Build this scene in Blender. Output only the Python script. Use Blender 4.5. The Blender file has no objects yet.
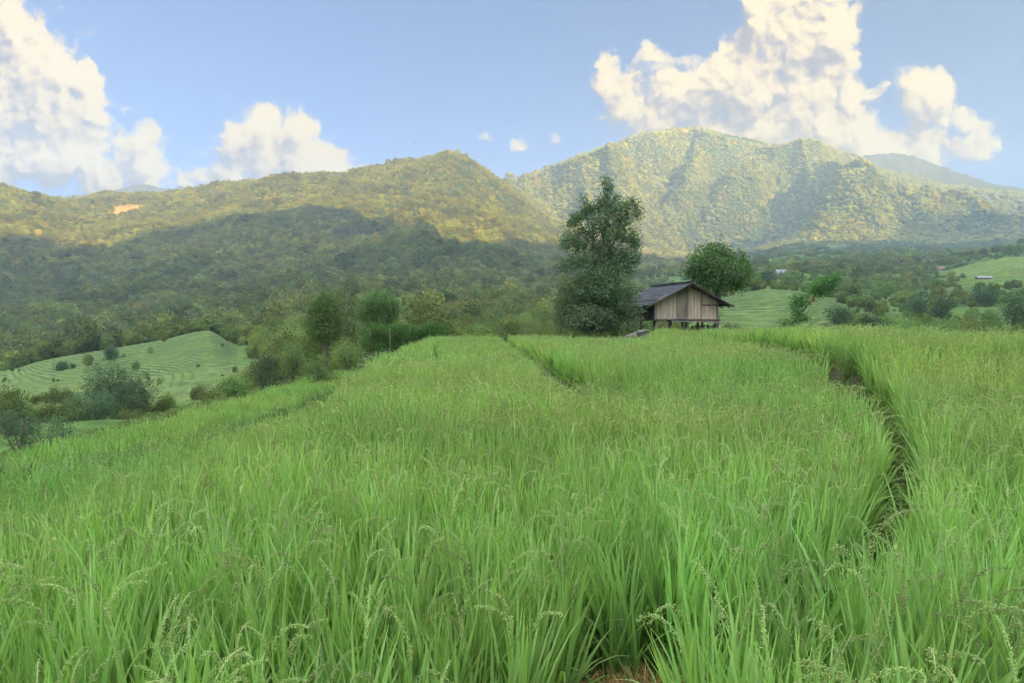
import bpy, math, numpy as np
from mathutils import Vector
R = math.radians
rng = np.random.default_rng(7)
sc = bpy.context.scene
COL = sc.collection

# ------------------------------------------------------------------ camera
W_, H_, F = 1024, 683, 683.0
CZ, HOR = 2.1, 318.0
PITCH = math.atan((H_/2-HOR)/F)
cam = bpy.data.cameras.new("camera"); cam.sensor_width = 36; cam.lens = 36*F/W_
cam.clip_start = .05; cam.clip_end = 60000
co = bpy.data.objects.new("camera", cam); COL.objects.link(co)
co.location = (0, 0, CZ); co.rotation_euler = (R(90)-PITCH, 0, 0); sc.camera = co

def at(px, py, D):
    """world point seen at a pixel of the photograph, D metres ahead"""
    a = (px-W_/2)/F; b = (H_/2-py)/F
    dy = math.cos(PITCH)+b*math.sin(PITCH); dz = b*math.cos(PITCH)-math.sin(PITCH)
    return np.array((D*a/dy, D, CZ+D*dz/dy))

# ------------------------------------------------------------------ helpers
def smooth(a, b, x):
    t = np.clip((x-a)/(b-a), 0, 1); return t*t*(3-2*t)

_P = np.random.default_rng(11).random((512, 512))
def vnoise(x, y):
    xi = np.floor(x).astype(int); yi = np.floor(y).astype(int)
    fx = x-xi; fy = y-yi; fx = fx*fx*fx*(fx*(fx*6-15)+10); fy = fy*fy*fy*(fy*(fy*6-15)+10)
    g = lambda i, j: _P[(xi+i) & 511, (yi+j) & 511]
    return (g(0,0)*(1-fx)+g(1,0)*fx)*(1-fy)+(g(0,1)*(1-fx)+g(1,1)*fx)*fy
def fbm(x, y, o=4):
    s = 0; a = .5; n = 0
    for i in range(o):
        s = s+a*vnoise(x+17.3*i, y-9.1*i); n += a; a *= .5; x = x*2.03; y = y*2.03
    return s/n
def ridged(x, y, o=4):
    s = 0; a = .5; n = 0
    for i in range(o):
        s = s+a*(1-np.abs(2*vnoise(x+31.3*i, y-5.7*i)-1)); n += a; a *= .5; x = x*2.1; y = y*2.1
    return s/n

def mesh(name, V, faces, uv=None, smooth_=False, quads=None):
    """faces: (n,k) array of equal-length faces or a list"""
    me = bpy.data.meshes.new(name)
    V = np.asarray(V, np.float32)
    if isinstance(faces, np.ndarray):
        n, k = faces.shape
        me.vertices.add(len(V)); me.vertices.foreach_set("co", V.ravel())
        me.loops.add(n*k); me.loops.foreach_set("vertex_index", faces.astype(np.int32).ravel())
        me.polygons.add(n); me.polygons.foreach_set("loop_start", np.arange(0, n*k, k, dtype=np.int32))
        me.polygons.foreach_set("loop_total", np.full(n, k, np.int32))
        me.update(calc_edges=True)
    else:
        me.from_pydata([tuple(v) for v in V], [], [tuple(f) for f in faces])
    if uv is not None:
        l = me.uv_layers.new(name="UVMap")
        idx = np.empty(len(me.loops), np.int32); me.loops.foreach_get("vertex_index", idx)
        l.data.foreach_set("uv", np.asarray(uv, np.float32)[idx].ravel())
    if smooth_: me.polygons.foreach_set("use_smooth", np.ones(len(me.polygons), bool))
    return me

def link(name, me, mat=None, parent=None, label=None, cat=None, group=None, kind=None, loc=None):
    o = bpy.data.objects.new(name, me); COL.objects.link(o)
    if mat and me: me.materials.append(mat) if not me.materials else None
    if parent: o.parent = parent
    if loc is not None: o.location = tuple(loc)
    if label: o["label"] = label
    if cat: o["category"] = cat
    if group: o["group"] = group
    if kind: o["kind"] = kind
    return o
def empty(name, loc, rz, label, cat, group=None):
    o = bpy.data.objects.new(name, None); COL.objects.link(o); o.location = tuple(loc)
    o.rotation_euler = (0, 0, rz); o["label"] = label; o["category"] = cat
    if group: o["group"] = group
    return o
class MB:
    """collects boxes and tubes into one mesh"""
    def __init__(s): s.V = []; s.Fc = []
    def add(s, V, Fc):
        b = len(s.V); s.V += [tuple(v) for v in V]; s.Fc += [tuple(b+i for i in f) for f in Fc]
    def box(s, c, d, rx=0, ry=0, rz=0, jit=0):
        from mathutils import Euler
        m = Euler((rx, ry, rz)).to_matrix(); V = []
        for x in (-.5, .5):
            for y in (-.5, .5):
                for z in (-.5, .5):
                    v = m @ Vector((x*d[0], y*d[1], z*d[2]))
                    V.append((c[0]+v.x+rng.normal(0, jit) if jit else c[0]+v.x, c[1]+v.y, c[2]+v.z))
        s.add(V, [(0,1,3,2),(4,6,7,5),(0,4,5,1),(2,3,7,6),(0,2,6,4),(1,5,7,3)])
    def beam(s, a, b, w, h=None):
        a = Vector(a); b = Vector(b); d = (b-a); q = d.to_track_quat('Z', 'X'); h = h or w; V = []
        for p in (a, b):
            for x, y in ((-1,-1),(1,-1),(1,1),(-1,1)):
                V.append(p+q @ Vector((x*w/2, y*h/2, 0)))
        s.add(V, [(3,2,1,0),(4,5,6,7),(0,1,5,4),(1,2,6,5),(2,3,7,6),(3,0,4,7)])
    def tube(s, pts, rad, n=8):
        pts = [Vector(p) for p in pts]; V = []; Fc = []
        for i, p in enumerate(pts):
            d = (pts[min(i+1, len(pts)-1)]-pts[max(i-1, 0)]).normalized(); q = d.to_track_quat('Z', 'Y')
            for k in range(n):
                a = 2*math.pi*k/n; V.append(p+q @ Vector((math.cos(a)*rad[i], math.sin(a)*rad[i], 0)))
        for i in range(len(pts)-1):
            for k in range(n):
                Fc.append((i*n+k, i*n+(k+1) % n, (i+1)*n+(k+1) % n, (i+1)*n+k))
        Fc.append(tuple(range(n-1, -1, -1))); Fc.append(tuple((len(pts)-1)*n+k for k in range(n)))
        s.add(V, Fc)
    def build(s, name, mat, parent=None, **k):
        return link(name, mesh(name, s.V, s.Fc), mat, parent, **k)

# ------------------------------------------------------------------ node materials
def N(nt, t, **k):
    n = nt.nodes.new(t)
    for a, v in k.items():
        if a.startswith("i_"): n.inputs[int(a[2:]) if a[2:].isdigit() else a[2:].replace("_", " ")].default_value = v
        else: setattr(n, a, v)
    return n
def ramp(nt, src, stops):
    n = nt.nodes.new("ShaderNodeValToRGB"); e = n.color_ramp.elements
    while len(e) < len(stops): e.new(.5)
    for q, (p, c) in zip(e, stops): q.position = p; q.color = (*c, 1)
    nt.links.new(src, n.inputs[0]); return n.outputs[0]
def mixc(nt, f, a, b, mode='MIX'):
    n = nt.nodes.new("ShaderNodeMix"); n.data_type = 'RGBA'; n.blend_type = mode
    for s, v in ((0, f), (6, a), (7, b)):
        if hasattr(v, "links"): nt.links.new(v, n.inputs[s])
        else: n.inputs[s].default_value = v if s == 0 else (*v, 1)
    return n.outputs[2]
def newmat(name):
    m = bpy.data.materials.new(name); m.use_nodes = True; nt = m.node_tree; nt.nodes.clear()
    return m, nt, nt.nodes.new("ShaderNodeOutputMaterial")

def leafmat(name, base, tip=None, trans=.35, rough=.55, var=.35, tint=False, hue=None):
    """foliage: colour varies by leaf (uv.x) and along it (uv.y), by instance and by plant"""
    m, nt, out = newmat(name); L = nt.links.new
    uv = N(nt, "ShaderNodeUVMap", uv_map="UVMap"); sp = N(nt, "ShaderNodeSeparateXYZ"); L(uv.outputs[0], sp.inputs[0])
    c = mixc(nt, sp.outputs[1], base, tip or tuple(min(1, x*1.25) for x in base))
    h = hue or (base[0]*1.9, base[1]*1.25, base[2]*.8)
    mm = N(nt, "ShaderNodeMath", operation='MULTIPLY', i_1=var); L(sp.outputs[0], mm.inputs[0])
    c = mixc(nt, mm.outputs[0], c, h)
    oi = N(nt, "ShaderNodeObjectInfo")
    br = N(nt, "ShaderNodeMapRange"); br.inputs[3].default_value = .72; br.inputs[4].default_value = 1.25
    L(oi.outputs["Random"], br.inputs[0])
    c = mixc(nt, 1.0, c, br.outputs[0], 'MULTIPLY')
    if tint:
        at_ = N(nt, "ShaderNodeAttribute", attribute_type='INSTANCER', attribute_name="tint")
        c = mixc(nt, 1.0, c, at_.outputs["Color"], 'MULTIPLY')
    d = N(nt, "ShaderNodeBsdfPrincipled", i_Roughness=rough); d.inputs["Specular IOR Level"].default_value = .25
    L(c, d.inputs["Base Color"])
    t = N(nt, "ShaderNodeBsdfTranslucent"); L(mixc(nt, 1.0, c, (1.1, 1.15, .55), 'MULTIPLY'), t.inputs[0])
    mx = N(nt, "ShaderNodeMixShader"); mx.inputs[0].default_value = trans
    L(d.outputs[0], mx.inputs[1]); L(t.outputs[0], mx.inputs[2]); L(mx.outputs[0], out.inputs[0])
    return m

def solid(name, c1, c2, scale=3., rough=.85, stretch=(1, 1, 1), bump=.3, detail=6):
    m, nt, out = newmat(name); L = nt.links.new
    tc = N(nt, "ShaderNodeTexCoord"); mp = N(nt, "ShaderNodeMapping"); mp.inputs[3].default_value = stretch
    L(tc.outputs["Object"], mp.inputs[0])
    no = N(nt, "ShaderNodeTexNoise"); no.inputs["Scale"].default_value = scale; no.inputs["Detail"].default_value = detail
    no.inputs["Roughness"].default_value = .65
    L(mp.outputs[0], no.inputs[0])
    c = ramp(nt, no.outputs[0], [(.3, c1), (.7, c2)])
    d = N(nt, "ShaderNodeBsdfPrincipled", i_Roughness=rough); L(c, d.inputs["Base Color"])
    if bump:
        b = N(nt, "ShaderNodeBump"); b.inputs[0].default_value = bump; b.inputs[1].default_value = .02
        L(no.outputs[0], b.inputs[3 if b.inputs[2].name != "Height" else 2]); L(b.outputs[0], d.inputs["Normal"])
    L(d.outputs[0], out.inputs[0]); return m

# ------------------------------------------------------------------ terrain
DS = np.array([20, 60, 120, 180, 250, 350, 500, 750, 1100, 1600, 2100, 2400, 2700, 3100, 3500, 3800, 4150, 4650.])
# picture height of the ground at each distance, column by column of the view
TAB = {
 -250: [560,440,412,395,380,372,345,305,255,195,215,250,240,225,215,205,188,260],
 0:    [560,438,412,392,372,368,340,300,250,193,203,230,235,235,225,205,176,260],
 45:   [560,436,411,390,361,360,336,298,252,209,206,228,235,235,225,205,175,260],
 72:   [560,434,410,388,356,356,333,297,256,220,207,228,235,235,225,207,180,260],
 110:  [560,432,409,385,350,352,330,296,260,228,203,228,235,235,225,210,187,260],
 160:  [555,428,405,380,341,345,326,294,258,225,200,228,235,235,225,212,194,260],
 208:  [550,422,400,372,331,338,322,292,256,220,192,228,235,235,225,215,197,260],
 240:  [545,415,395,372,348,332,318,290,254,215,188,228,235,235,225,215,208,260],
 300:  [530,400,378,360,345,325,308,282,248,210,182,225,235,235,225,215,210,260],
 350:  [520,390,368,352,338,320,304,280,246,208,179,222,235,235,225,215,210,260],
 400:  [510,385,360,346,334,318,302,279,244,202,164,215,235,232,220,212,210,260],
 440:  [505,380,356,343,332,318,302,280,244,200,160,215,232,225,214,210,210,260],
 475:  [500,378,354,342,332,318,303,281,246,206,174,216,228,215,205,208,210,260],
 510:  [495,376,352,340,330,317,303,283,252,222,196,214,216,200,183,205,210,260],
 560:  [490,374,350,338,328,316,304,286,262,244,230,226,214,190,164,200,210,260],
 600:  [485,370,346,335,325,314,304,288,270,256,248,238,216,184,150,200,210,260],
 650:  [480,362,340,330,320,311,302,290,276,265,259,246,222,178,133,190,210,260],
 690:  [475,356,336,325,314,307,298,287,276,267,263,253,234,180,129,185,210,260],
 730:  [470,350,334,316,302,294,285,277,269,262,257,252,240,190,139,185,205,260],
 770:  [468,348,333,312,296,288,280,272,263,255,250,246,238,198,147,185,190,250],
 805:  [468,348,334,314,300,290,280,271,261,252,246,238,222,190,139,185,175,250],
 840:  [470,352,338,322,308,296,284,272,261,251,245,232,193,195,153,185,160,250],
 880:  [470,356,340,326,312,299,286,273,261,251,245,235,190,205,170,185,156,250],
 930:  [472,358,342,328,314,300,286,272,260,251,246,238,198,208,184,185,153,250],
 980:  [474,360,344,328,312,296,280,263,256,250,246,238,206,205,192,185,155,250],
 1024: [476,360,344,328,310,293,275,256,252,248,246,240,211,210,197,185,163,250],
 1300: [480,365,346,330,310,290,270,256,252,248,246,238,220,215,205,200,190,260]}
PXS = sorted(TAB); US = np.array([(p-512)/F for p in PXS])
def _z(py, D):
    b = (H_/2-py)/F
    return CZ+D*(b*math.cos(PITCH)-math.sin(PITCH))/(math.cos(PITCH)+b*math.sin(PITCH))
ZT = np.array([[_z(py, D) for py, D in zip(TAB[p], DS)] for p in PXS])
LD = np.log(DS)
def _tang(v, x):
    m = np.zeros_like(v); d = np.diff(v, axis=-1)/np.diff(x)
    a = d[..., :-1]; b = d[..., 1:]; ok = a*b > 0
    m[..., 1:-1] = np.where(ok, 2*a*b/np.where(ok, a+b, 1), 0); m[..., 0] = d[..., 0]; m[..., -1] = d[..., -1]
    return m
ZM = _tang(ZT, LD)
# fine table over columns so that the interpolation is smooth both ways
UF = np.linspace(US[0], US[-1], 500)
def _colinterp(T):
    m = _tang(T.T, US); out = np.empty((T.shape[1], len(UF)))
    i = np.clip(np.searchsorted(US, UF)-1, 0, len(US)-2); h = US[i+1]-US[i]; t = (UF-US[i])/h
    for k in range(T.shape[1]):
        v = T[:, k]; mm = m[k]
        out[k] = (2*t**3-3*t**2+1)*v[i]+(t**3-2*t**2+t)*h*mm[i]+(-2*t**3+3*t**2)*v[i+1]+(t**3-t**2)*h*mm[i+1]
    return out.T
ZF = _colinterp(ZT); ZFM = _tang(ZF, LD)

def seg_bump(x, y, a, b, w, h):
    a = np.array(a[:2]); b = np.array(b[:2]); d = b-a; L2 = d@d
    t = np.clip(((x-a[0])*d[0]+(y-a[1])*d[1])/L2, 0, 1)
    r = np.hypot(x-a[0]-t*d[0], y-a[1]-t*d[1])
    return h*np.exp(-(r/w)**1.4)*smooth(0.03, .22, t)*smooth(1.0, .75, t)

def far_height(x, y):
    x = np.asarray(x, float); y = np.asarray(y, float); r = np.hypot(x, y)+1e-6
    az = np.degrees(np.arctan2(x, y)); D = np.clip(np.maximum(y, .55*r), 20, 4640)
    # wobble, so that ridges do not run on circles round one point
    D = D*(1+.10*smooth(300, 1500, D)*smooth(2300, 2120, D)*(fbm(x/420, y/420, 3)-.5))
    u = np.clip(x/np.maximum(y, .55*r), US[0]+1e-4, US[-1]-1e-4)
    fu = (u-UF[0])/(UF[1]-UF[0]); i = np.clip(fu.astype(int), 0, len(UF)-2); fu = fu-i
    ld = np.log(D); k = np.clip(np.searchsorted(LD, ld)-1, 0, len(LD)-2); h = LD[k+1]-LD[k]; t = (ld-LD[k])/h
    def herm(i):
        return (2*t**3-3*t**2+1)*ZF[i, k]+(t**3-2*t**2+t)*h*ZFM[i, k]+(-2*t**3+3*t**2)*ZF[i, k+1]+(t**3-t**2)*h*ZFM[i, k+1]
    z = herm(i)*(1-fu)+herm(i+1)*fu
    # gullies and spurs
    wx = x+170*(fbm(x/700+3, y/700, 3)-.5); wy = y+170*(fbm(x/700-7, y/700+4, 3)-.5)
    big = ridged(wx/470+.6, wy/900+.7, 5)-.58
    mid = ridged(wx/240+5.3, wy/520+2.7, 5)-.58
    z = z+460*big*smooth(2250, 2650, D)*smooth(3480, 3150, D)+60*(ridged(wx/150, wy/350, 4)-.58)*smooth(2400, 2700, D)*smooth(3600, 3100, D)
    z = z+62*mid*smooth(420, 1000, D)*smooth(2150, 1850, D)*smooth(1.1, .4, u)*(1-.8*smooth(.15, .3, u))
    z = z+26*(fbm(x/90, y/90, 4)-.5)*smooth(250, 900, D)
    z = z+110*(ridged(x/300, y/900, 5)-.40)*smooth(3650, 3900, D)
    for a, b, w, hh in SPURS: z = z+seg_bump(x, y, a, b, w, hh)
    # spurs stay under the skyline of the main crest
    i2 = np.clip(((u-UF[0])/(UF[1]-UF[0])).astype(int), 0, len(UF)-2); k35 = int(np.argmin(np.abs(DS-3500)))
    zc = ZF[i2, k35]*(1-fu)+ZF[i2+1, k35]*fu
    lim = CZ+(zc-CZ)*D/3500*.99+10*(fbm(x/60, y/60, 3)-.5)
    z = np.where((D > 2750) & (D < 3500) & (u > 0), np.minimum(z, lim), z)
    # terraced slopes
    T = smooth(150, 175, D)*smooth(262, 246, D)*smooth(-.38, -.42, u)
    z = z*(1-T)+T*steps(z+.9*fbm(x/30, y/30, 3), .5)
    T = smooth(75, 90, D)*smooth(330, 290, D)*smooth(.26, .30, u)*smooth(.52, .47, u)
    z = z*(1-T)+T*steps(z+1.2*fbm(x/60, y/60, 2), 1.0)
    T = smooth(430, 480, D)*smooth(820, 760, D)*smooth(.60, .66, u)
    z = z*(1-T)+T*steps(z+3*fbm(x/90, y/90, 2), 2.6)
    T = smooth(150, 200, D)*smooth(430, 400, D)*smooth(.48, .52, u)
    z = z*(1-.7*T)+.7*T*steps(z+4*fbm(x/50, y/50, 2), 2.2)
    fade = 1-.93*smooth(50, 78, np.abs(az)); z = np.where(z > -5, z*fade, z*(.2+.8*fade))
    return z
def steps(z, h):
    q = z/h; f = q-np.floor(q); return (np.floor(q)+smooth(.68, 1.0, f))*h
SPURS = []
SPURS.append((at(806, 146, 3450), at(700, 245, 2680), 130, 240))
SPURS.append((at(650, 135, 3450), at(600, 250, 2600), 140, 150))
SPURS.append((at(722, 140, 3450), at(668, 240, 2750), 110, 140))
SPURS.append((at(880, 175, 3400), at(850, 200, 2800), 110, 80))
SPURS.append((at(765, 142, 3450), at(745, 245, 2750), 80, 120))
SPURS.append((at(600, 155, 3450), at(555, 240, 2650), 90, 110))
SPURS.append((at(776, 150, 3400), at(672, 243, 2680), 90, -110))
SPURS.append((at(700, 135, 3400), at(640, 240, 2750), 70, -90))
SPURS.append((at(842, 193, 2720), at(815, 250, 2300), 80, 30))

def curve(pts):
    ys = np.array([p[1] for p in pts]); xs = np.array([p[0] for p in pts])
    return lambda y: np.interp(y, ys, xs)
L1 = curve([(-4.0,-30),(-3.5,4.6),(-3.35,5.5),(-2.95,7.2),(-2.95,10),(-3.6,15.5),(-4.5,23),(-5.6,45),(-6,60)])
L2 = curve([(-15,-30),(-14.5,10),(-13.4,14.5),(-12.6,22),(-12,40),(-12,60)])
STRIP = [(-13,9.5),(-10.3,11.8),(-8.9,14.2),(-7.7,18),(-7.3,23),(-7.4,34)]
SX = curve([(-14,9),(-10.3,11.8),(-8.9,14.2),(-7.7,18),(-7.3,23),(-7.4,34),(-7.4,60)])
PATH = [(.1,.6),(.32,2.4),(.55,3.45),(1.35,3.5),(2.3,4.4),(3.55,6.3),(5.15,9),(6.4,11.8),(7.2,14.5),(8.7,20.5),(9.6,28),(10.1,36),(10.3,41)]
PX = curve(PATH[4:]+[(10.6, 60)])
BND = curve([(1.4,13.6),(.75,24),(-.2,40),(-.6,48)])
RGT = curve([(13.2,-30),(13.6,18),(14.2,24),(14.0,31),(14.6,40),(20,44),(20,60)])
def pdist(x, y, pts):
    d = np.full(np.shape(x), 1e9)
    for a, b in zip(pts[:-1], pts[1:]):
        ax, ay = a; dx, dy = b[0]-ax, b[1]-ay
        t = np.clip(((x-ax)*dx+(y-ay)*dy)/(dx*dx+dy*dy), 0, 1)
        d = np.minimum(d, np.hypot(x-ax-t*dx, y-ay-t*dy))
    return d
def wob(x, y): return .5*(fbm(x/3.1, y/3.1, 3)-.5)
def hutpad(x, y):
    return smooth(41.2, 42.2, y+wob(x, y))*smooth(3.2, 4.4, x)
def local_height(x, y):
    w = wob(x, y)
    z = 0.03*(fbm(x*1.3, y*1.3, 3)-.5)
    z = z-1.35*smooth(L1(y)-.1, L1(y)-.9, x+w)
    z = z-.6*smooth(SX(y)-.1, SX(y)-.9, x)*smooth(9, 11, y)
    u_ = x/np.maximum(y, 5)
    z = z+.36*smooth(BND(y)-.1, BND(y)+.15, x)*smooth(12.5, 15, y)*(1-.9*smooth(26, 40, y)*smooth(.215, .19, u_))
    z = z+.25*smooth(.19, .215, u_)*smooth(28, 38, y)*smooth(PX(y), PX(y)-.5, x)
    z = z+(.22+.3*smooth(9, 15, y)*smooth(34, 24, y))*smooth(PX(y)-.1, PX(y)+.28, x)*smooth(4.6, 7, y)
    z = z-.10*smooth(.28, .08, pdist(x, y, PATH))
    z = z*(1-hutpad(x, y))+.92*hutpad(x, y)
    return z
def height(x, y):
    x = np.asarray(x, float); y = np.asarray(y, float)
    o = np.maximum(L2(y)-x, 0)+np.maximum(x-RGT(y), 0)
    yend = np.where(x > 3.5, 51., 47.)
    o = np.hypot(o, np.maximum(y-yend, 0)); o = np.hypot(o, np.maximum(-25-y, 0))
    m = smooth(0, 13, o+1.2*(fbm(x/4, y/4, 3)-.5)*smooth(0, 2, o))
    fz = np.where(y > 15, far_height(x, y), np.clip(far_height(x, np.maximum(y, 15)), -9, 9))
    fz = fz+1.5*(fbm(x/9, y/9, 3)-.5)*smooth(300, 150, np.hypot(x, y))
    near = local_height(x, y)
    back = smooth(-5, -60, y); fz = fz*(1-back)+back*(-3-.006*np.hypot(x, y))
    return near*(1-m)+fz*m
def hz(x, y): return float(height(np.array([x]), np.array([y]))[0])

def zone_colours(x, y, z):
    """cover of the far ground: base colours of soil, grass, paddies, forest floor"""
    r = np.hypot(x, y); D = np.maximum(y, .55*r); u = x/np.maximum(D, 1)
    n = fbm(x/35, y/35, 4); n2 = fbm(x/7, y/7, 3)
    forest = np.stack([.030+.03*n, .062+.04*n, .022+.01*n], -1)
    grass = np.stack([.07+.05*n2, .13+.07*n2, .035+.0*n2], -1)
    paddy = np.stack([.08+.05*n+.05*n2, .125+.06*n+.06*n2, .042+.02*n2], -1)
    c = grass.copy()
    def mixin(w, k): 
        nonlocal c
        c = c*(1-w[..., None])+k*w[..., None]
    mixin(smooth(255, 300, D)*smooth(.14, .05, u), forest)
    mixin(smooth(60, 110, D)*smooth(.14, .05, u)*smooth(-.36, -.30, u), forest)
    mixin(smooth(.45, .6, n)*smooth(90, 120, D)*smooth(.25, .3, u)*.6, forest)
    mixin(smooth(1500, 2200, D), forest)
    mixin(smooth(112, 130, D)*smooth(262, 250, D)*smooth(-.38, -.42, u+.05*(n-.5)), paddy)
    mixin(smooth(62, 80, D)*smooth(330, 300, D)*smooth(.25, .29, u)*smooth(.50, .46, u+.05*(n-.5)), paddy)
    mixin(smooth(430, 480, D)*smooth(820, 760, D)*smooth(.62, .66, u+.06*(n-.5)), paddy*np.array([1.05, 1.0, .9]))
    mixin(.7*smooth(150, 200, D)*smooth(430, 380, D)*smooth(.52, .56, u)*smooth(.48, .56, n), paddy*.9)
    mixin(smooth(3600, 3800, D), np.stack([.05+.03*n, .055+.03*n, .05+.02*n], -1))
    # a bare orange clearing on the left ridge
    cx, cy, cz = CLEAR
    mixin(smooth(34, 12, np.hypot((x-cx)*.6, (y-cy)*.5)+22*(n2-.5)), np.array([.42, .24, .07])+0*c)
    return np.concatenate([c, (smooth(.12, .16, c[..., 1])*smooth(30, 70, r)*smooth(460, 400, D)*(.25+.75*smooth(.38, .62, n2)))[..., None]], -1)

def raymarch(px, py, D0=60., D1=4600.):
    D = np.exp(np.linspace(math.log(D0), math.log(D1), 1500))
    p0 = at(px, py, 1.0); xs = p0[0]*D; zs = CZ+(p0[2]-CZ)*D
    h = height(xs, D); k = np.argmax(h > zs)
    if not (h > zs).any(): return None
    return np.array((xs[k], D[k], h[k]))
CLEAR = (0, 0, 0)
CLEAR = raymarch(128, 213)
if CLEAR is None: CLEAR = at(128, 213, 1900)

def terrainmat():
    m, nt, out = newmat("slope_cover"); L = nt.links.new
    a = N(nt, "ShaderNodeAttribute", attribute_name="cover")
    g = N(nt, "ShaderNodeNewGeometry"); sp = N(nt, "ShaderNodeSeparateXYZ"); L(g.outputs["True Normal"], sp.inputs[0])
    no = N(nt, "ShaderNodeTexNoise"); no.inputs["Scale"].default_value = .35; no.inputs["Detail"].default_value = 8
    no.inputs["Roughness"].default_value = .7; L(g.outputs["Position"], no.inputs[0])
    v = N(nt, "ShaderNodeMapRange"); v.inputs[1].default_value = .3; v.inputs[2].default_value = .7
    v.inputs[3].default_value = .55; v.inputs[4].default_value = 1.4; L(no.outputs[0], v.inputs[0])
    c = mixc(nt, 1.0, a.outputs["Color"], v.outputs[0], 'MULTIPLY')
    d = N(nt, "ShaderNodeBsdfPrincipled", i_Roughness=.9); d.inputs["Specular IOR Level"].default_value = .1
    rz = N(nt, "ShaderNodeMapRange", interpolation_type='SMOOTHSTEP'); rz.inputs[1].default_value = .985; rz.inputs[2].default_value = .93
    L(sp.outputs[2], rz.inputs[0]); st = N(nt, "ShaderNodeMath", operation='MULTIPLY'); L(rz.outputs[0], st.inputs[0]); L(a.outputs["Alpha"], st.inputs[1])
    c = mixc(nt, st.outputs[0], c, (.085, .13, .045))
    L(c, d.inputs["Base Color"]); L(d.outputs[0], out.inputs[0]); return m
def soilmat():
    m, nt, out = newmat("field_soil"); L = nt.links.new
    g = N(nt, "ShaderNodeNewGeometry")
    no = N(nt, "ShaderNodeTexNoise"); no.inputs["Scale"].default_value = 9; no.inputs["Detail"].default_value = 9; L(g.outputs["Position"], no.inputs[0])
    n2 = N(nt, "ShaderNodeTexNoise"); n2.inputs["Scale"].default_value = 1.1; n2.inputs["Detail"].default_value = 5; L(g.outputs["Position"], n2.inputs[0])
    c = ramp(nt, no.outputs[0], [(.3, (.035, .026, .016)), (.7, (.13, .095, .06))])
    k = ramp(nt, n2.outputs[0], [(.42, (0, 0, 0)), (.6, (1, 1, 1))])
    c = mixc(nt, k, c, (.07, .12, .035))
    d = N(nt, "ShaderNodeBsdfPrincipled", i_Roughness=.9); L(c, d.inputs["Base Color"])
    b = N(nt, "ShaderNodeBump"); b.inputs[0].default_value = .6; b.inputs[1].default_value = .03
    L(no.outputs[0], b.inputs["Height"]); L(b.outputs[0], d.inputs["Normal"])
    L(d.outputs[0], out.inputs[0]); return m

M_slope, M_soil = terrainmat(), soilmat()
azs = np.radians(np.concatenate([np.linspace(-180, -56, 42, endpoint=False), np.linspace(-56, -41, 50, endpoint=False),
      np.linspace(-41, 41, 900, endpoint=False), np.linspace(41, 56, 50, endpoint=False), np.linspace(56, 180, 42, endpoint=False)]))
def ring(name, r0, r1, n, mat, logsp=True, centre=False):
    r = np.exp(np.linspace(math.log(r0), math.log(r1), n)) if logsp else np.linspace(r0, r1, n)
    A, Rr = np.meshgrid(azs, r); x = Rr*np.sin(A); y = Rr*np.cos(A); z = height(x.ravel(), y.ravel()).reshape(x.shape)
    na = len(azs); V = np.stack([x, y, z], -1).reshape(-1, 3)
    i = np.arange(n-1)[:, None]*na; j = np.arange(na)[None, :]; j2 = (j+1) % na
    Fq = np.stack([i+j, i+na+j, i+na+j2, i+j2], -1).reshape(-1, 4)[:, ::-1]
    if centre:
        V = np.vstack([V, [0, 0, hz(0, 0)]]); c = len(V)-1
        tri = [(c, (k+1) % na, k) for k in range(na)]
        me = mesh(name, V, Fq, smooth_=False)
        # fan closing the middle as its own few faces
        import bmesh
        bm = bmesh.new(); bm.from_mesh(me); bm.verts.ensure_lookup_table()
        for t in tri: bm.faces.new([bm.verts[q] for q in t])
        bm.to_mesh(me); bm.free()
    else: me = mesh(name, V, Fq)
    ca = me.color_attributes.new("cover", 'FLOAT_COLOR', 'POINT')
    ca.data.foreach_set("color", zone_colours(V[:, 0], V[:, 1], V[:, 2]).astype(np.float32).ravel())
    me.polygons.foreach_set("use_smooth", np.ones(len(me.polygons), bool))
    return link(name, me, mat, kind="structure")
ring("ground", .8, 60, 250, M_soil, centre=True)
ring("valley_slope", 60, 110, 60, M_slope)
ring("terraced_slope", 110, 270, 260, M_slope, False)
ring("valley_side", 270, 900, 260, M_slope)
ring("forested_hills", 900, 2400, 190, M_slope)
ring("mountain", 2400, 3800, 220, M_slope)
ring("distant_mountains", 3800, 4620, 70, M_slope)

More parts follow.
